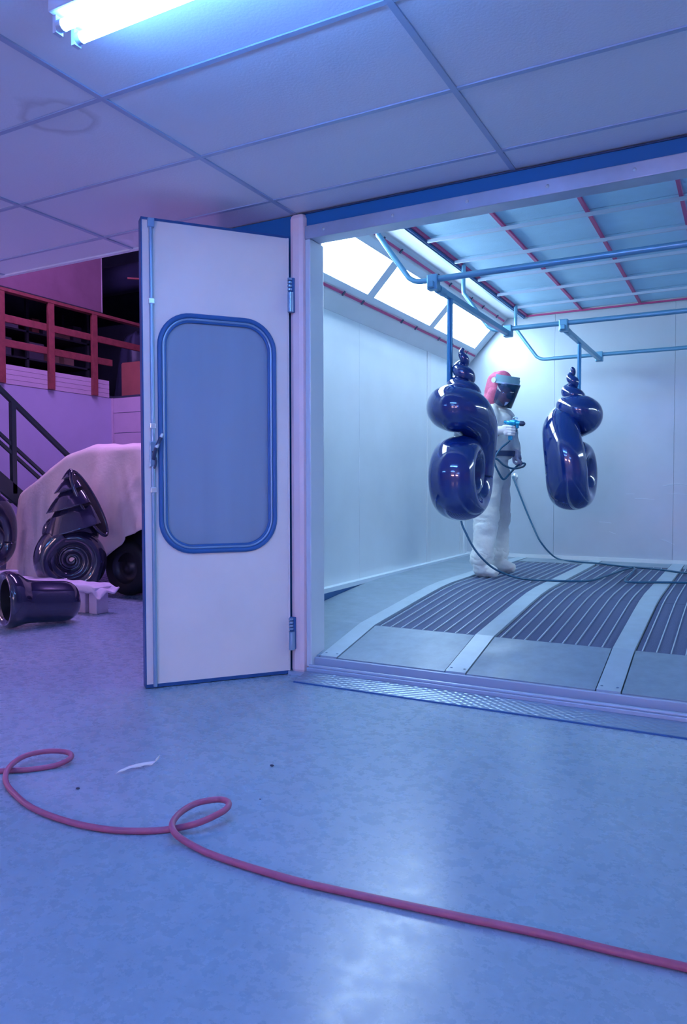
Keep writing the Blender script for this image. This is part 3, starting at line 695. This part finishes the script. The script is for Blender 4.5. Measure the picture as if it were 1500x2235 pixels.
# staircase against the left wall
st = thing('staircase', 'dark green steel staircase with sloping rails against the lavender wall', 'stairs', (-7.4, 5.8, 0))
sl = -.757
def SZ(y, off): return off+sl*(y-5.35)
Xs = -7.1
def srail(name, off, y0, y1, w_, h_, x=Xs): obj(name, MB().bar((x, y0, SZ(y0, off)), (x, y1, SZ(y1, off)), w_, h_), 'stair_green', st)
srail('handrail', 2.115, 4.4, 6.75, .045, .05)
srail('mid_rail', 1.626, 4.4, 6.72, .03, .035); srail('mid_rail', 1.532, 4.4, 6.60, .03, .035)
for x in (Xs, -7.80): srail('stringer', 1.10, 3.85, 6.65, .05, .17, x)
for y in (4.65, 5.51, 6.37): obj('baluster', MB().box((Xs-.025, y-.028, SZ(y, 1.10)), (Xs+.025, y+.028, SZ(y, 2.10))), 'stair_green', st)
for k in range(8):
    y = 4.0+k*.33; obj('tread', MB().box((-7.78, y-.13, SZ(y, 1.10)-.0), (Xs-.025, y+.13, SZ(y, 1.10)+.03)), 'stair_green', st)

# ------------------------------------------------------------------ car under a dust sheet
car = thing('covered_car', 'dark car mostly hidden under a pale dust sheet, one wheel showing', 'car', (-5.0, 6.0, 0))
mb = MB()
prof = [(-6.84, .30), (-6.84, .76), (-6.72, .84), (-6.15, .95), (-5.70, 1.34), (-4.4, 1.36), (-3.75, 1.05), (-3.25, .96), (-3.20, .35)]
mb.prism([(x, 5.36, z) for x, z in prof], (0, 1.36, 0))
obj('car_body', mb, 'car_dark', car)
for x in (-5.27, -3.85):
    for y, sgn in ((5.40, -1), (6.68, 1)):
        wh = obj('wheel', MB().lathe([(.16, -.085), (.235, -.095), (.268, -.07), (.272, 0), (.268, .07), (.235, .095), (.16, .085)], (x, y, .272), (0, 1, 0), 44), 'tyre', car)
        obj('rim', MB().lathe([(.001, .05), (.05, .055), (.06, .03), (.13, .02), (.155, .07), (.165, .085)], (x, y, .272), (0, sgn, 0), 36), 'rim', wh)
def ridged(v): return 1-2*abs(noise.noise(v))
def drape():
    mb = MB(); NP, NT, NS = 300, 26, 36; rows = []
    x0, x1, y0, y1 = -6.90, -3.14, 5.31, 6.78; cx, cy = (x0+x1)/2, (y0+y1)/2; hx, hy = (x1-x0)/2, (y1-y0)/2
    def top(x): return float(np.interp(x, [-6.95, -6.82, -6.58, -6.36, -6.05, -5.76, -5.1, -4.4, -3.7, -3.1], [.92, .975, 1.125, 1.235, 1.41, 1.475, 1.47, 1.44, 1.12, 1.02]))
    def hem(ph, x):    # height of the cloth's lower edge
        if ph < 0: return float(np.interp(x, [-6.9, -6.0, -5.58, -5.42, -5.30, -5.15, -4.9, -4.0, -3.1], [.06, .10, .20, .34, .46, .58, .66, .62, .5]))+.02*noise.noise(Vector((x*7, 0, 0)))
        return .25+.05*noise.noise(Vector((ph*3, 1.7, 0)))
    cr_ = .22; sxl, syl = 2*(hx-cr_), 2*(hy-cr_); arc = math.pi/2*cr_; per = 2*sxl+2*syl+4*arc
    def outline(d):      # point and outward normal at distance d round the rounded rectangle, starting in the far side
        d %= per
        segs = [(hx-cr_, hy, -1, 0, 0, 1, sxl), (-hx, hy-cr_, 0, -1, -1, 0, syl), (-hx+cr_, -hy, 1, 0, 0, -1, sxl), (hx, -hy+cr_, 0, 1, 1, 0, syl)]
        for i_, (ox, oy, dx, dy, nx, ny, ln) in enumerate(segs):
            if d <= ln: return ox+dx*d, oy+dy*d, nx, ny
            d -= ln
            if d <= arc:
                t_ = d/cr_; ex, ey = ox+dx*ln, oy+dy*ln; c_x, c_y = ex-nx*cr_, ey-ny*cr_
                n2x, n2y = -ny, nx; vx, vy = nx*math.cos(t_)+n2x*math.sin(t_), ny*math.cos(t_)+n2y*math.sin(t_)
                return c_x+vx*cr_, c_y+vy*cr_, vx, vy
            d -= arc
        return segs[0][0], segs[0][1], 0, 1
    for i in range(NT+NS+1):
        row = []
        for k in range(NP+1):
            rx, ry, nx, ny = outline(per*k/NP+1.0)
            if i <= NT:
                q = (i/NT)**.8; x, y = cx+rx*q, cy+ry*q; z = top(x)-.05*max(0, (abs(ry*q)/hy-.7)/.3)**2
                z += .018*noise.noise(Vector((x*2.2, y*2.2, 3)))+.012*ridged(Vector((x*3.1+y*2.4, y*1.3-x*.6, 8)))
            else:
                u = (i-NT)/NS; x, y = cx+rx, cy+ry; zt = top(x)-.05; zh = hem(-1 if ny < -.3 else 1, x); z = zt+(zh-zt)*u
                fold = .8*noise.noise(Vector((x*2.9+.6*u, y*2.9, u*.5)))+.45*ridged(Vector((x*4.2-.9*u, y*4.2, u*.7+4)))+.20*ridged(Vector((x*9+1.8*u, y*9, u*2.4+1)))-.2
                fl = .01+.12*u+.125*fold*(u*(1.35-.6*u)); fx_ = .45 if abs(nx) > .5 else 1
                x += nx*fl*fx_; y += ny*fl
                if ny < -.3:      # pulled out corner and the hollow beside it
                    y -= .10*math.exp(-((x+5.50+.10*u)/.10)**2)*u**.7; y += .09*math.exp(-((x+5.22)/.14)**2)*u
                y = max(y, 4.99)
            row.append(Vector((x, y, z)))
        rows.append(row)
    mb.grid(rows); return mb
sheet = tag(obj('dust_sheet', drape(), 'sheet'), 'pale pink dust sheet draped over the parked car', 'sheet')
sm = sheet.modifiers.new('s', 'SOLIDIFY'); sm.thickness = .006; bake(sheet)

# ------------------------------------------------------------------ finished shells on the bay floor
PADZ = .225
sc = at(156, 1222, 'Y', 4.83)
va = math.atan2(-sc.x, sc.y)              # heading from the workshop to the shell
def half_shell(c, head, label):
    A = Vector((math.cos(head), math.sin(head), 0)); Nn = Vector((-math.sin(head), math.cos(head), 0)); Z = Vector((0, 0, 1))
    def q(a, n, z): return c+A*a+Nn*n+Z*z
    t = thing('stepped_shell', label, 'sculpture', q(0, 0, -.325))
    mb = MB(); pts = []; ra = []; rb = []; N = 180; ro = .232
    tt = [0, .25, .5, .75, 1, 1.25, 1.5, 2, 2.5, 3, 3.5]; kk = [1, .99, .96, .89, .72, .60, .50, .33, .21, .13, .08]
    for i in range(N+1):
        tu = 3.5*(1-i/N); k = sum(float(np.interp(max(0, tu+d), tt, kk)) for d in (-.12, -.06, 0, .06, .12))/5; th = -tu*2*math.pi
        pts.append(q(-ro*k*math.cos(th), 0, ro*k*math.sin(th))); ra.append(.15*k**.75); rb.append(.094*k)
    for u in np.linspace(.1, 1, 8): pts.append(q(-ro+.16*u*u, .0, .24*u)); ra.append(.15); rb.append(.094+.03*u)
    mb.tube(pts, ra, 36, rad2=rb, n0=Nn)
    mb2 = MB(); prof = []
    teeth = [(0, .0, .0), (.09, .088, .050), (.20, .160, .098), (.36, .240, .160), (.58, .285, .20)]
    for (h0, _, r0), (h1, r1, _) in zip(teeth[:-1], teeth[1:]):
        for f in (0, .25, .5, .75, .92, 1): prof.append((max(.0015, r0+(r1-r0)*(f**.8)), h0+(h1-h0)*f))
        prof.append((teeth[[x[0] for x in teeth].index(h1)][2], h1-.012))
    prof.append((.002, .62))
    tipp = q(.0, 0, .845); mb2.lathe(prof, tipp, (A*.06-Z), 56)
    for i, v in enumerate(mb2.v):          # whorls climb to one side
        w_ = v-tipp; mb2.v[i] = v+Z*(w_.dot(A)*.22*min(1, (-w_.z)/.08))
    for i, v in enumerate(mb2.v):          # flatten the face that carries the lip
        w_ = v-tipp; d_ = w_.dot((A*.90+Z*.43).normalized())-.016
        if d_ > 0: mb2.v[i] = v-(A*.90+Z*.43).normalized()*d_*.9
        w_ = mb2.v[i]-tipp; mb2.v[i] = mb2.v[i]-Nn*w_.dot(Nn)*.30      # a little thinner front to back
    mb.add(mb2.v, mb2.f, True); mb.sphere(q(.0, .030, .25), (.25, .115, .20), Matrix((A, Nn, Z)).transposed(), 40, 24)
    o1 = obj('shell_body', mb, 'shell_dark', t); remesh(o1, .0065, 5)
    Ld = (A*.44-Z*.9).normalized(); Nf = ((A*.9+Z*.44).normalized()*.72-Nn*.69).normalized(); Wd = Nf.cross(Ld).normalized(); lc_ = q(.158, -.035, .515)
    M3 = Matrix((Ld, Wd, Nf)).transposed()
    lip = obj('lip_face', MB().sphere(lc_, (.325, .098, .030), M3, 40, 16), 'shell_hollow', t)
    rim = [lc_+Ld*(.325*math.cos(x))+Wd*(.098*math.sin(x))+Nf*.004 for x in [2*math.pi*i/64 for i in range(66)]]
    obj('lip_rim', MB().tube(rim, .017, 12, caps=False), 'shell_dark', lip)
    return t
half_shell(sc, va, 'dark shell with saw-edged spire and broad lip standing behind the foam pad')
tag(obj('support_block', MB().box((sc.x-.2, sc.y-.14, 0), (sc.x+.2, sc.y+.14, max(.02, sc.z-.327)), bev=.004), 'foam'), 'low pale block under the saw-edged dark shell', 'block')
sc2 = at(-30, 1205, 'Y', 4.80)
shell('shell_sculpture', 'shell_dark', 'dark shell standing behind the open ring of the lying one', None, scale=1.0, c=(sc2.x, sc2.y, .227+.283), ang=va+R(-60))
pad = thing('foam_pad', 'torn pale foam pad on white blocks before the saw-edged shell', 'pad', (-5.1, 4.62, 0))
def crumple():
    mb = MB(); rows = []; p, q = -5.78, -4.60
    for i in range(49):
        x = p+(q-p)*i/48; row = []
        for j in range(23):
            v = j/22; y = 4.36+.23*v; z = PADZ+.012+.010*noise.noise(Vector((x*9, y*9, 2)))
            e = max(0, (.16-v)/.16); z -= e*(.050+.045*noise.noise(Vector((x*11, 0, 5)))); y += e*.015
            ex = max(0, (i-43)/5); z -= ex*.06*(1+noise.noise(Vector((x*8, y*14, 1)))); row.append(Vector((x-.02*ex, y, z+.004)))
        rows.append(row)
    return mb.grid(rows)
cr = obj('torn_sheet', crumple(), 'foam', pad); m_ = cr.modifiers.new('s', 'SOLIDIFY'); m_.thickness = .012; bake(cr)
obj('pad_board', MB().box((-5.74, 4.39, PADZ-.03), (-4.68, 4.57, PADZ), bev=.006), 'foam', pad)
for x0, x1 in ((-5.06, -4.83), (-5.70, -5.45), (-4.79, -4.70)): obj('block', MB().box((x0, 4.42, 0), (x1, 4.55, PADZ-.03), bev=.006), 'foam', pad)
# stand under the second shell
tag(obj('support_block', MB().box((sc2.x-.22, sc2.y-.2, 0), (sc2.x+.22, sc2.y+.2, .225), bev=.008), 'foam'), 'pale block under the dark shell behind the lying one', 'block')
# lying horn
t = thing('lying_shell', 'dark horn-shaped shell lying on the floor, round open mouth outward', 'sculpture', (-4.8, 3.85, 0))
mouth = at(6, 1374, 'Z', 0); rm = .215; mouth.z = rm+.003
axd = Vector((.36, .93, 0)).normalized()
prof = [(.155, .03), (.19, -.005), (.212, .02), (.215, .06), (.20, .11), (.172, .16), (.160, .20), (.160, .44), (.150, .50), (.115, .545), (.06, .565), (.001, .57)]
mm = mouth.copy()
def lying_z(h): return Vector((0, 0, float(np.interp(h, [.1, .25, .8], [0, -.05, -.055]))))
mb = MB(); u_ = axd.cross(Vector((0, 0, 1))).normalized(); vs = []; fs = []; sg = 48
for r_, h_ in prof:
    for k in range(sg): a_ = 2*math.pi*k/sg; vs.append(mm+axd*h_+lying_z(h_)+u_*math.cos(a_)*r_+Vector((0, 0, 1))*math.sin(a_)*r_)
for i in range(len(prof)-1):
    for k in range(sg): fs.append([i*sg+k, i*sg+(k+1) % sg, (i+1)*sg+(k+1) % sg, (i+1)*sg+k])
mb.add(vs, fs, True); hb = obj('horn_body', mb, 'shell_dark', t); m_ = hb.modifiers.new('ss', 'SUBSURF'); m_.levels = 2; bake(hb)
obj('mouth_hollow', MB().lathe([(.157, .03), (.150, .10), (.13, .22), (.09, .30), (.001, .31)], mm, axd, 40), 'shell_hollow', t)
obj('mouth_pin', MB().cyl(mm+axd*.10+u_*-.15, mm+axd*.10+u_*.02, .006, seg=8), 'clip_steel', t)

# ------------------------------------------------------------------ hoses
hp = [(-700, 1655), (-450, 1700), (-250, 1712), (-120, 1700), (-60, 1690), (0, 1683), (60, 1680), (115, 1672), (147, 1660), (156, 1649), (142, 1641), (100, 1640), (52, 1651), (20, 1675), (12, 1702), (27, 1728), (70, 1763), (145, 1792), (225, 1809), (300, 1814), (370, 1810), (430, 1797), (478, 1776),
      (498, 1761), (496, 1749), (474, 1745), (430, 1753), (396, 1772), (377, 1795), (379, 1814), (398, 1832), (450, 1860), (530, 1888), (650, 1923), (800, 1957), (1000, 2000), (1200, 2042), (1350, 2078), (1500, 2112), (1640, 2146), (1900, 2195), (2300, 2220), (2800, 2180), (3300, 2080)]
lift = {5: .012, 6: .02, 7: .024, 8: .024, 9: .024, 10: .022, 11: .008, 17: .0, 18: .02, 19: .03, 20: .036, 21: .036, 22: .034, 23: .03, 24: .028, 25: .026, 26: .022, 27: .006}
hr = .0098
P_ = [at(x, y, 'Z', hr+lift.get(i-3, 0)) for i, (x, y) in enumerate(hp)]
tag(obj('air_hose', MB().tube(spline(P_, 10), hr, 12), 'hose_red'), 'pinkish red air hose looping across the workshop floor', 'hose')
def fl(x, y): return at(x, y, 'Z', RZ+.012)
PD = 6.3
def pp(x, y, d=0): return dep(x, y, PD+d)
wo = at(1121, 1040, 'Y', YBK-.05)
out_ = thing('wall_outlet', 'small air outlet on the booth back wall where a hose hangs', 'outlet', (wo.x, YBK, wo.z))
obj('outlet_plate', MB().lathe([(.001, -.02), (.030, -.02), (.034, 0)], (wo.x, YBK, wo.z), (0, 1, 0), 18), 'clip_steel', out_)
obj('outlet_nipple', MB().cyl((wo.x, YBK-.02, wo.z), (wo.x, YBK-.06, wo.z-.01), .014, seg=12), 'rod_steel', out_)
ha = [Vector((wo.x, YBK-.062, wo.z-.012)), at(1128, 1062, 'Y', YBK-.12), at(1143, 1100, 'Y', YBK-.16), at(1162, 1145, 'Y', YBK-.2), at(1182, 1185, 'Y', YBK-.28), fl(1215, 1218), fl(1260, 1226), fl(1300, 1229), fl(1360, 1236), fl(1430, 1242), fl(1500, 1251), fl(1600, 1262), Vector((.75, 5.95, RZ+.012)), Vector((1.6, 6.3, RZ+.012)), Vector((2.6, 6.9, RZ+.012))]
tag(obj('air_hose', MB().tube(spline(ha, 10), .0085, 10), 'hose_teal'), 'dark teal hose falling from the outlet on the back wall', 'hose')

# ------------------------------------------------------------------ the painter
foot = at(1058, 1254, 'Z', RZ)
man = thing('person', 'person in white coverall, red hood and clear face shield spraying a shell', 'person', (foot.x+.05, foot.y+.12, RZ))
FD = Vector((.95, -.30, 0)).normalized(); LD = Vector((0, 0, 1)).cross(FD)      # facing, his left
mb = MB()
def cap(a, ra, b, rb): mb.capsule(pp(*a), ra, pp(*b), rb)
cap((1073, 922, .0), .125, (1072, 975, .02), .138); cap((1088, 925, -.02), .115, (1084, 985, .0), .128)
cap((1072, 975, .02), .14, (1072, 1030, .04), .145)
cap((1068, 905, -.09), .085, (1098, 908, .10), .085)
cap((1078, 893, .0), .065, (1084, 880, -.02), .06)
cap((1066, 1035, -.03), .130, (1062, 1125, -.09), .098); cap((1062, 1125, -.09), .096, (1052, 1222, -.11), .088)
cap((1083, 1035, .10), .125, (1091, 1125, .20), .088); cap((1091, 1125, .20), .086, (1089, 1218, .25), .078)
cap((1068, 908, -.13), .085, (1052, 962, -.20), .070); cap((1052, 962, -.20), .068, (1079, 941, -.30), .050)
cap((1102, 912, .12), .082, (1117, 965, .10), .066); cap((1117, 965, .10), .064, (1124, 985, .0), .050)
cap((1108, 985, .02), .06, (1100, 955, .02), .075)
body = obj('coverall', mb, 'coverall', man); remesh(body, .013, 5)
me = body.data; base = wloc(body)
for v in me.vertices:
    p = v.co+base; n_ = v.normal
    h = p.z-RZ; kn = math.exp(-((h-.47)/.10)**2)+math.exp(-((h-.16)/.09)**2)+.7*math.exp(-((h-.98)/.08)**2)
    f = noise.noise(Vector((p.x*7, p.y*7, p.z*13)))*.013+noise.noise(Vector((p.x*15+3, p.y*15, p.z*26)))*.006+kn*.016*(1-2*abs(noise.noise(Vector((p.x*9+p.z*6, p.y*9, p.z*24)))))
    v.co += n_*f
    if (v.co.z+base.z) < RZ+.012: v.co.z = RZ-base.z+.003
me.update()
for (hx_, hd_, tx_, td_) in ((1050, -.115, 1068, -.165), (1086, .235, 1106, .175)):     # boot covers standing on the grate
    mb = MB(); a = pp(hx_, 1240, hd_); b = pp(tx_, 1245, td_); a.z = RZ+.064; b.z = RZ+.05
    mb.capsule(a, .064, b, .050); a2 = a.copy(); a2.z += .095; mb.capsule(a2, .088, a, .066)
    c2 = b+FD*.045; c2.z = RZ+.043; mb.capsule(b, .052, c2, .043); mb.capsule(a+Vector((0, 0, -.02))-FD*.015, .045, a, .05)
    bt = obj('boot_cover', mb, 'coverall', man); remesh(bt, .009, 4); base = wloc(bt)
    for v in bt.data.vertices:
        p = v.co+base; v.co += v.normal*(noise.noise(Vector((p.x*20, p.y*20, p.z*34)))*.008)
        if v.co.z+base.z < RZ+.012: v.co.z = RZ-base.z+.004
# belt
bp_ = MB(); ring = []
bc_ = pp(1079, 991, .01); 
for k in range(40):
    a_ = 2*math.pi*k/40; ring.append((math.cos(a_), math.sin(a_)))
vs = []; fs = []
for zz_ in (-.022, .022):
    for r_ in (.168, .174):
        for c_, s_ in ring: vs.append(bc_+FD*(c_*r_)+LD*(s_*r_*1.0)+Vector((0, 0, zz_)))
for k in range(40):
    j = (k+1) % 40
    for a_, b_ in ((0, 1), (1, 3), (3, 2), (2, 0)): fs.append([a_*40+k, a_*40+j, b_*40+j, b_*40+k])
obj('belt', MB().add(vs, fs, False), 'belt', man)
ncol = pp(1081, 893, -.005); cl = [ncol+FD*(math.cos(2*math.pi*k/24)*.075)+LD*(math.sin(2*math.pi*k/24)*.078)+Vector((0, 0, -.022*math.cos(2*math.pi*k/24))) for k in range(26)]
obj('collar', MB().tube(cl, .021, 10, caps=False), 'coverall', man)
# head
HC = pp(1097, 846, -.05)
fdir = (FD+Vector((0, 0, -.22))).normalized(); fup = (Vector((0, 0, 1))-fdir*fdir.z).normalized(); fl_ = fup.cross(fdir)
HM = Matrix((fdir, fl_, fup)).transposed()
def hl(a, b, c): return HC+fdir*a+fl_*b+fup*c
mb = MB(); mb.sphere(HC, (.095, .074, .115), HM); mb.sphere(hl(.045, 0, -.055), (.05, .052, .06), HM)
mb.capsule(hl(.092, 0, .015), .012, hl(.108, 0, -.025), .016); mb.capsule(hl(.085, .0, -.09), .022, hl(.06, 0, -.085), .03)
for s in (-1, 1): mb.sphere(hl(-.005, s*.078, 0), (.022, .010, .033), HM); mb.capsule(hl(.085, s*.015, .038), .012, hl(.078, s*.048, .036), .010)
mb.capsule(hl(.0, 0, -.06), .055, hl(-.03, 0, -.17), .058)
head = obj('head', mb, 'skin', man); remesh(head, .006, 3)
for s in (-1, 1): obj('eye', MB().sphere(hl(.084, s*.032, .018), .011), 'gun_dark', head)
obj('mouth', MB().capsule(hl(.094, -.022, -.055), .005, hl(.094, .022, -.055), .005), 'hood', head)
obj('respirator', MB().sphere(hl(.09, 0, -.055), (.035, .04, .035), HM), 'gun_dark', man)
mb = MB(); mb.sphere(hl(-.022, 0, .018), (.104, .096, .122), HM)
mb.capsule(hl(-.06, 0, .04), .088, hl(-.085, 0, -.12), .075); mb.capsule(hl(-.08, 0, -.08), .075, hl(-.115, .0, -.19), .05)
mb.capsule(hl(-.03, .06, -.05), .05, hl(-.06, .06, -.16), .055); mb.capsule(hl(-.03, -.06, -.05), .05, hl(-.06, -.06, -.16), .055)
hood = obj('hood', mb, 'hood', man); remesh(hood, .008, 4)
base = wloc(hood)
for v in hood.data.vertices:
    p = v.co+base; v.co += v.normal*(noise.noise(p*22)*.006)
def arc_band(name, r0, r1, a0, a1, c0, c1, m, par, shift=0., slope=0., n=36, bow=0.):
    vs = []; fs = []
    for i in range(n+1):
        a_ = R(a0+(a1-a0)*i/n); ca, sa = math.cos(a_), math.sin(a_)
        for r_, z_ in ((r0, c0), (r1, c0), (r1, c1), (r0, c1)):
            vs.append(hl(shift+r_*ca*(1-slope*(c1-z_))-.15*slope*(c1-z_), r_*sa*.92*(1-slope*(c1-z_)), z_-bow*(z_ == c0)*(1-abs(a_/R(a1))**3) if bow else z_))
    for i in range(n):
        for k in range(4): fs.append([4*i+k, 4*i+(k+1) % 4, 4*i+4+(k+1) % 4, 4*i+4+k])
    fs += [[0, 1, 2, 3], [4*n, 4*n+1, 4*n+2, 4*n+3]]
    return obj(name, MB().add(vs, fs, len(fs) > 60 and m == 'visor'), m, par)
hg = arc_band('headgear', .120, .133, -100, 100, .034, .078, 'headgear', man, .005)
arc_band('crown_guard', .098, .126, -95, 95, .072, .100, 'headgear', hg, .006)
arc_band('brow_guard', .128, .142, -85, 85, .030, .044, 'rod_steel', hg, .005)
for s in (-1, 1): obj('pivot_knob', MB().cyl(hl(-.01, s*.115, .05), hl(-.01, s*.132, .05), .022, seg=16), 'clip_steel', hg)
arc_band('face_shield', .1365, .1385, -80, 80, -.125, .036, 'visor', man, .012, .9, 36, .035)

# gloved hands
def finger(mb, pts, r0, r1):
    pts = [Vector(p) for p in pts]
    for i in range(len(pts)-1):
        a, b = r0+(r1-r0)*i/(len(pts)-1), r0+(r1-r0)*(i+1)/(len(pts)-1); mb.capsule(pts[i], a, pts[i+1], b, 10)
GD = -.36
gp = pp(1117, 940, GD)                    # centre of the gun grip
Fh = (pp(1130, 941, GD-.03)-gp).normalized(); Lh = Vector((0, 0, 1)).cross(Fh); Zv = Vector((0, 0, 1))
mb = MB(); wr_ = pp(1085, 940, GD+.05)
mb.capsule(wr_, .036, gp-Fh*.05-Lh*.012, .034)
mb.capsule(gp-Fh*.055-Lh*.018+Zv*.018, .024, gp-Fh*.035-Lh*.022-Zv*.022, .024)
for i in range(4):
    z = .030-.0205*i; ln = (.95, 1.0, .97, .85)[i]
    k0 = gp-Fh*.030-Lh*.026+Zv*z
    finger(mb, [k0, k0+Fh*.042*ln-Lh*.002, k0+Fh*.060*ln+Lh*.022, k0+Fh*.040*ln+Lh*.045], .0112, .009)
finger(mb, [gp-Fh*.05+Lh*.0+Zv*.02, gp-Fh*.022+Lh*.026+Zv*.034, gp+Fh*.010+Lh*.024+Zv*.036], .0125, .010)
g1 = obj('glove', mb, 'glove', man, label='white glove gripping the spray gun'); remesh(g1, .0042, 2)
obj('cuff', MB().tube([pp(1077, 941, GD+.075), pp(1086, 940.5, GD+.05)], [.047, .044], 20), 'hood', man, label='red sleeve cuff at the gun hand')
lw = pp(1124, 986, -.01); lc = pp(1134, 1008, -.05)
mb = MB(); dl = (lc-lw).normalized(); sl_ = dl.cross(Vector((0, 1, 0))).normalized(); nl_ = sl_.cross(dl)
mb.capsule(lw, .038, lw+dl*.05, .036); mb.capsule(lw+dl*.06-nl_*.02, .026, lw+dl*.06+nl_*.025, .026)
for i in range(4):
    o_ = nl_*(-.030+.021*i); ln = (.9, 1, .97, .85)[i]; k0 = lw+dl*.085+o_
    finger(mb, [k0, k0+dl*.032*ln+sl_*.010, k0+dl*.040*ln-sl_*.020, k0+dl*.012*ln-sl_*.036], .0115, .0095)
finger(mb, [lw+dl*.035-nl_*.03, lw+dl*.06-nl_*.045-sl_*.02, lw+dl*.085-nl_*.03-sl_*.035], .0125, .010)
g2 = obj('glove', mb, 'shaded_glove', man, label='grey shadowed glove holding the hose'); remesh(g2, .0046, 2)

# spray gun
gun = thing('spray_gun', 'blue spray gun held up in the white glove', 'spray gun', gp)
gt = gp+Zv*.062
gb = MB(); gb.capsule(gt-Fh*.030, .017, gt+Fh*.072, .019, 14); gb.capsule(gt-Fh*.0+Zv*.004, .021, gt+Fh*.03+Zv*.004, .024, 14); gb.capsule(gt+Fh*.045+Zv*.012, .012, gt+Fh*.05-Zv*.03, .012, 10)
obj('gun_body', gb, 'gun_blue', gun)
obj('grip', MB().bar(gp-Zv*.075-Fh*.012, gp+Zv*.055, .022, .034, upv=Fh, bev=.006), 'gun_blue', gun)
obj('air_cap', MB().tube([gt+Fh*.075, gt+Fh*.10, gt+Fh*.112], [.021, .020, .010], 16), 'gun_dark', gun)
obj('adjusting_knob', MB().cyl(gt-Fh*.045, gt-Fh*.062+Zv*.004, .012, .014, seg=12), 'gun_blue', gun)
obj('hanging_hook', MB().tube(spline([gt+Fh*.01+Zv*.014, gt+Fh*.015+Zv*.04, gt+Fh*.04+Zv*.046, gt+Fh*.05+Zv*.035], 5), .005, 8), 'rod_steel', gun)
obj('trigger', MB().tube(spline([gt+Fh*.035-Zv*.01, gt+Fh*.046-Zv*.035, gt+Fh*.040-Zv*.07], 5), .005, 8), 'gun_dark', gun)
hb_ = [gp-Zv*.078-Fh*.014, pp(1106, 968, GD+.02), pp(1094, 978, GD+.04), pp(1083, 994, GD+.03), pp(1079, 1008, GD+.03), pp(1088, 1030, GD+.05), pp(1099, 1046, GD+.08), pp(1111, 1036, GD+.16), pp(1124, 1022, GD+.25), lc+dl*.02, pp(1146, 1012, -.06), pp(1143, 1018, -.1), pp(1130, 1022, -.2), pp(1116, 1022, -.28), pp(1100, 1015, -.32), pp(1082, 1001, -.33), pp(1060, 1010, -.34),
       pp(1035, 1050, -.36), pp(1013, 1095, -.36), pp(1007, 1135, -.34), pp(1018, 1165, -.36), pp(1036, 1198, -.37), pp(1060, 1226, -.37), pp(1088, 1246, -.33), fl(1135, 1262), fl(1200, 1267), fl(1280, 1268), fl(1320, 1258), fl(1352, 1247), fl(1380, 1239), fl(1385, 1243), fl(1374, 1256), fl(1364, 1267), fl(1380, 1271), fl(1440, 1271), fl(1500, 1272), fl(1600, 1275), Vector((.8, 5.65, RZ+.012)), Vector((1.7, 5.9, RZ+.012)), Vector((2.7, 6.4, RZ+.012))]
tag(obj('air_hose', MB().tube(spline(hb_, 10), .0085, 10), 'hose_teal'), 'dark teal hose running from the spray gun over the floor grates', 'hose')

# ------------------------------------------------------------------ litter on the workshop floor
pts = [at(x, y, 'Z', .004+dz) for x, y, dz in ((255, 1689, 0), (275, 1680, .004), (300, 1673, .006), (325, 1669, .003), (340, 1665, .006), (344, 1655, .022))]
rows = [[p+Vector((0, -.010, .002*math.sin(i))), p+Vector((0, .014, .008))] for i, p in enumerate(spline(pts, 5))]
lt = tag(obj('paper_scrap', MB().grid(rows), 'scrap'), 'thin curled strip of torn masking paper on the floor', 'scrap'); m_ = lt.modifiers.new('s', 'SOLIDIFY'); m_.thickness = .0012; bake(lt)
for x, y, r_ in ((594, 1672, .009), (568, 1745, .004), (170, 1722, .008), (1128, 2030, .0)):
    if r_:
        c = at(x, y, 'Z', 0); mbp = MB(); mbp.sphere(c+Vector((0, 0, r_*.35)), (r_, r_*.8, r_*.4), seg=8, rings=5)
        tag(obj('grit_crumb', mbp, 'gun_dark'), 'dark crumb of grit lying on the floor', 'crumb', 'crumbs on the floor')
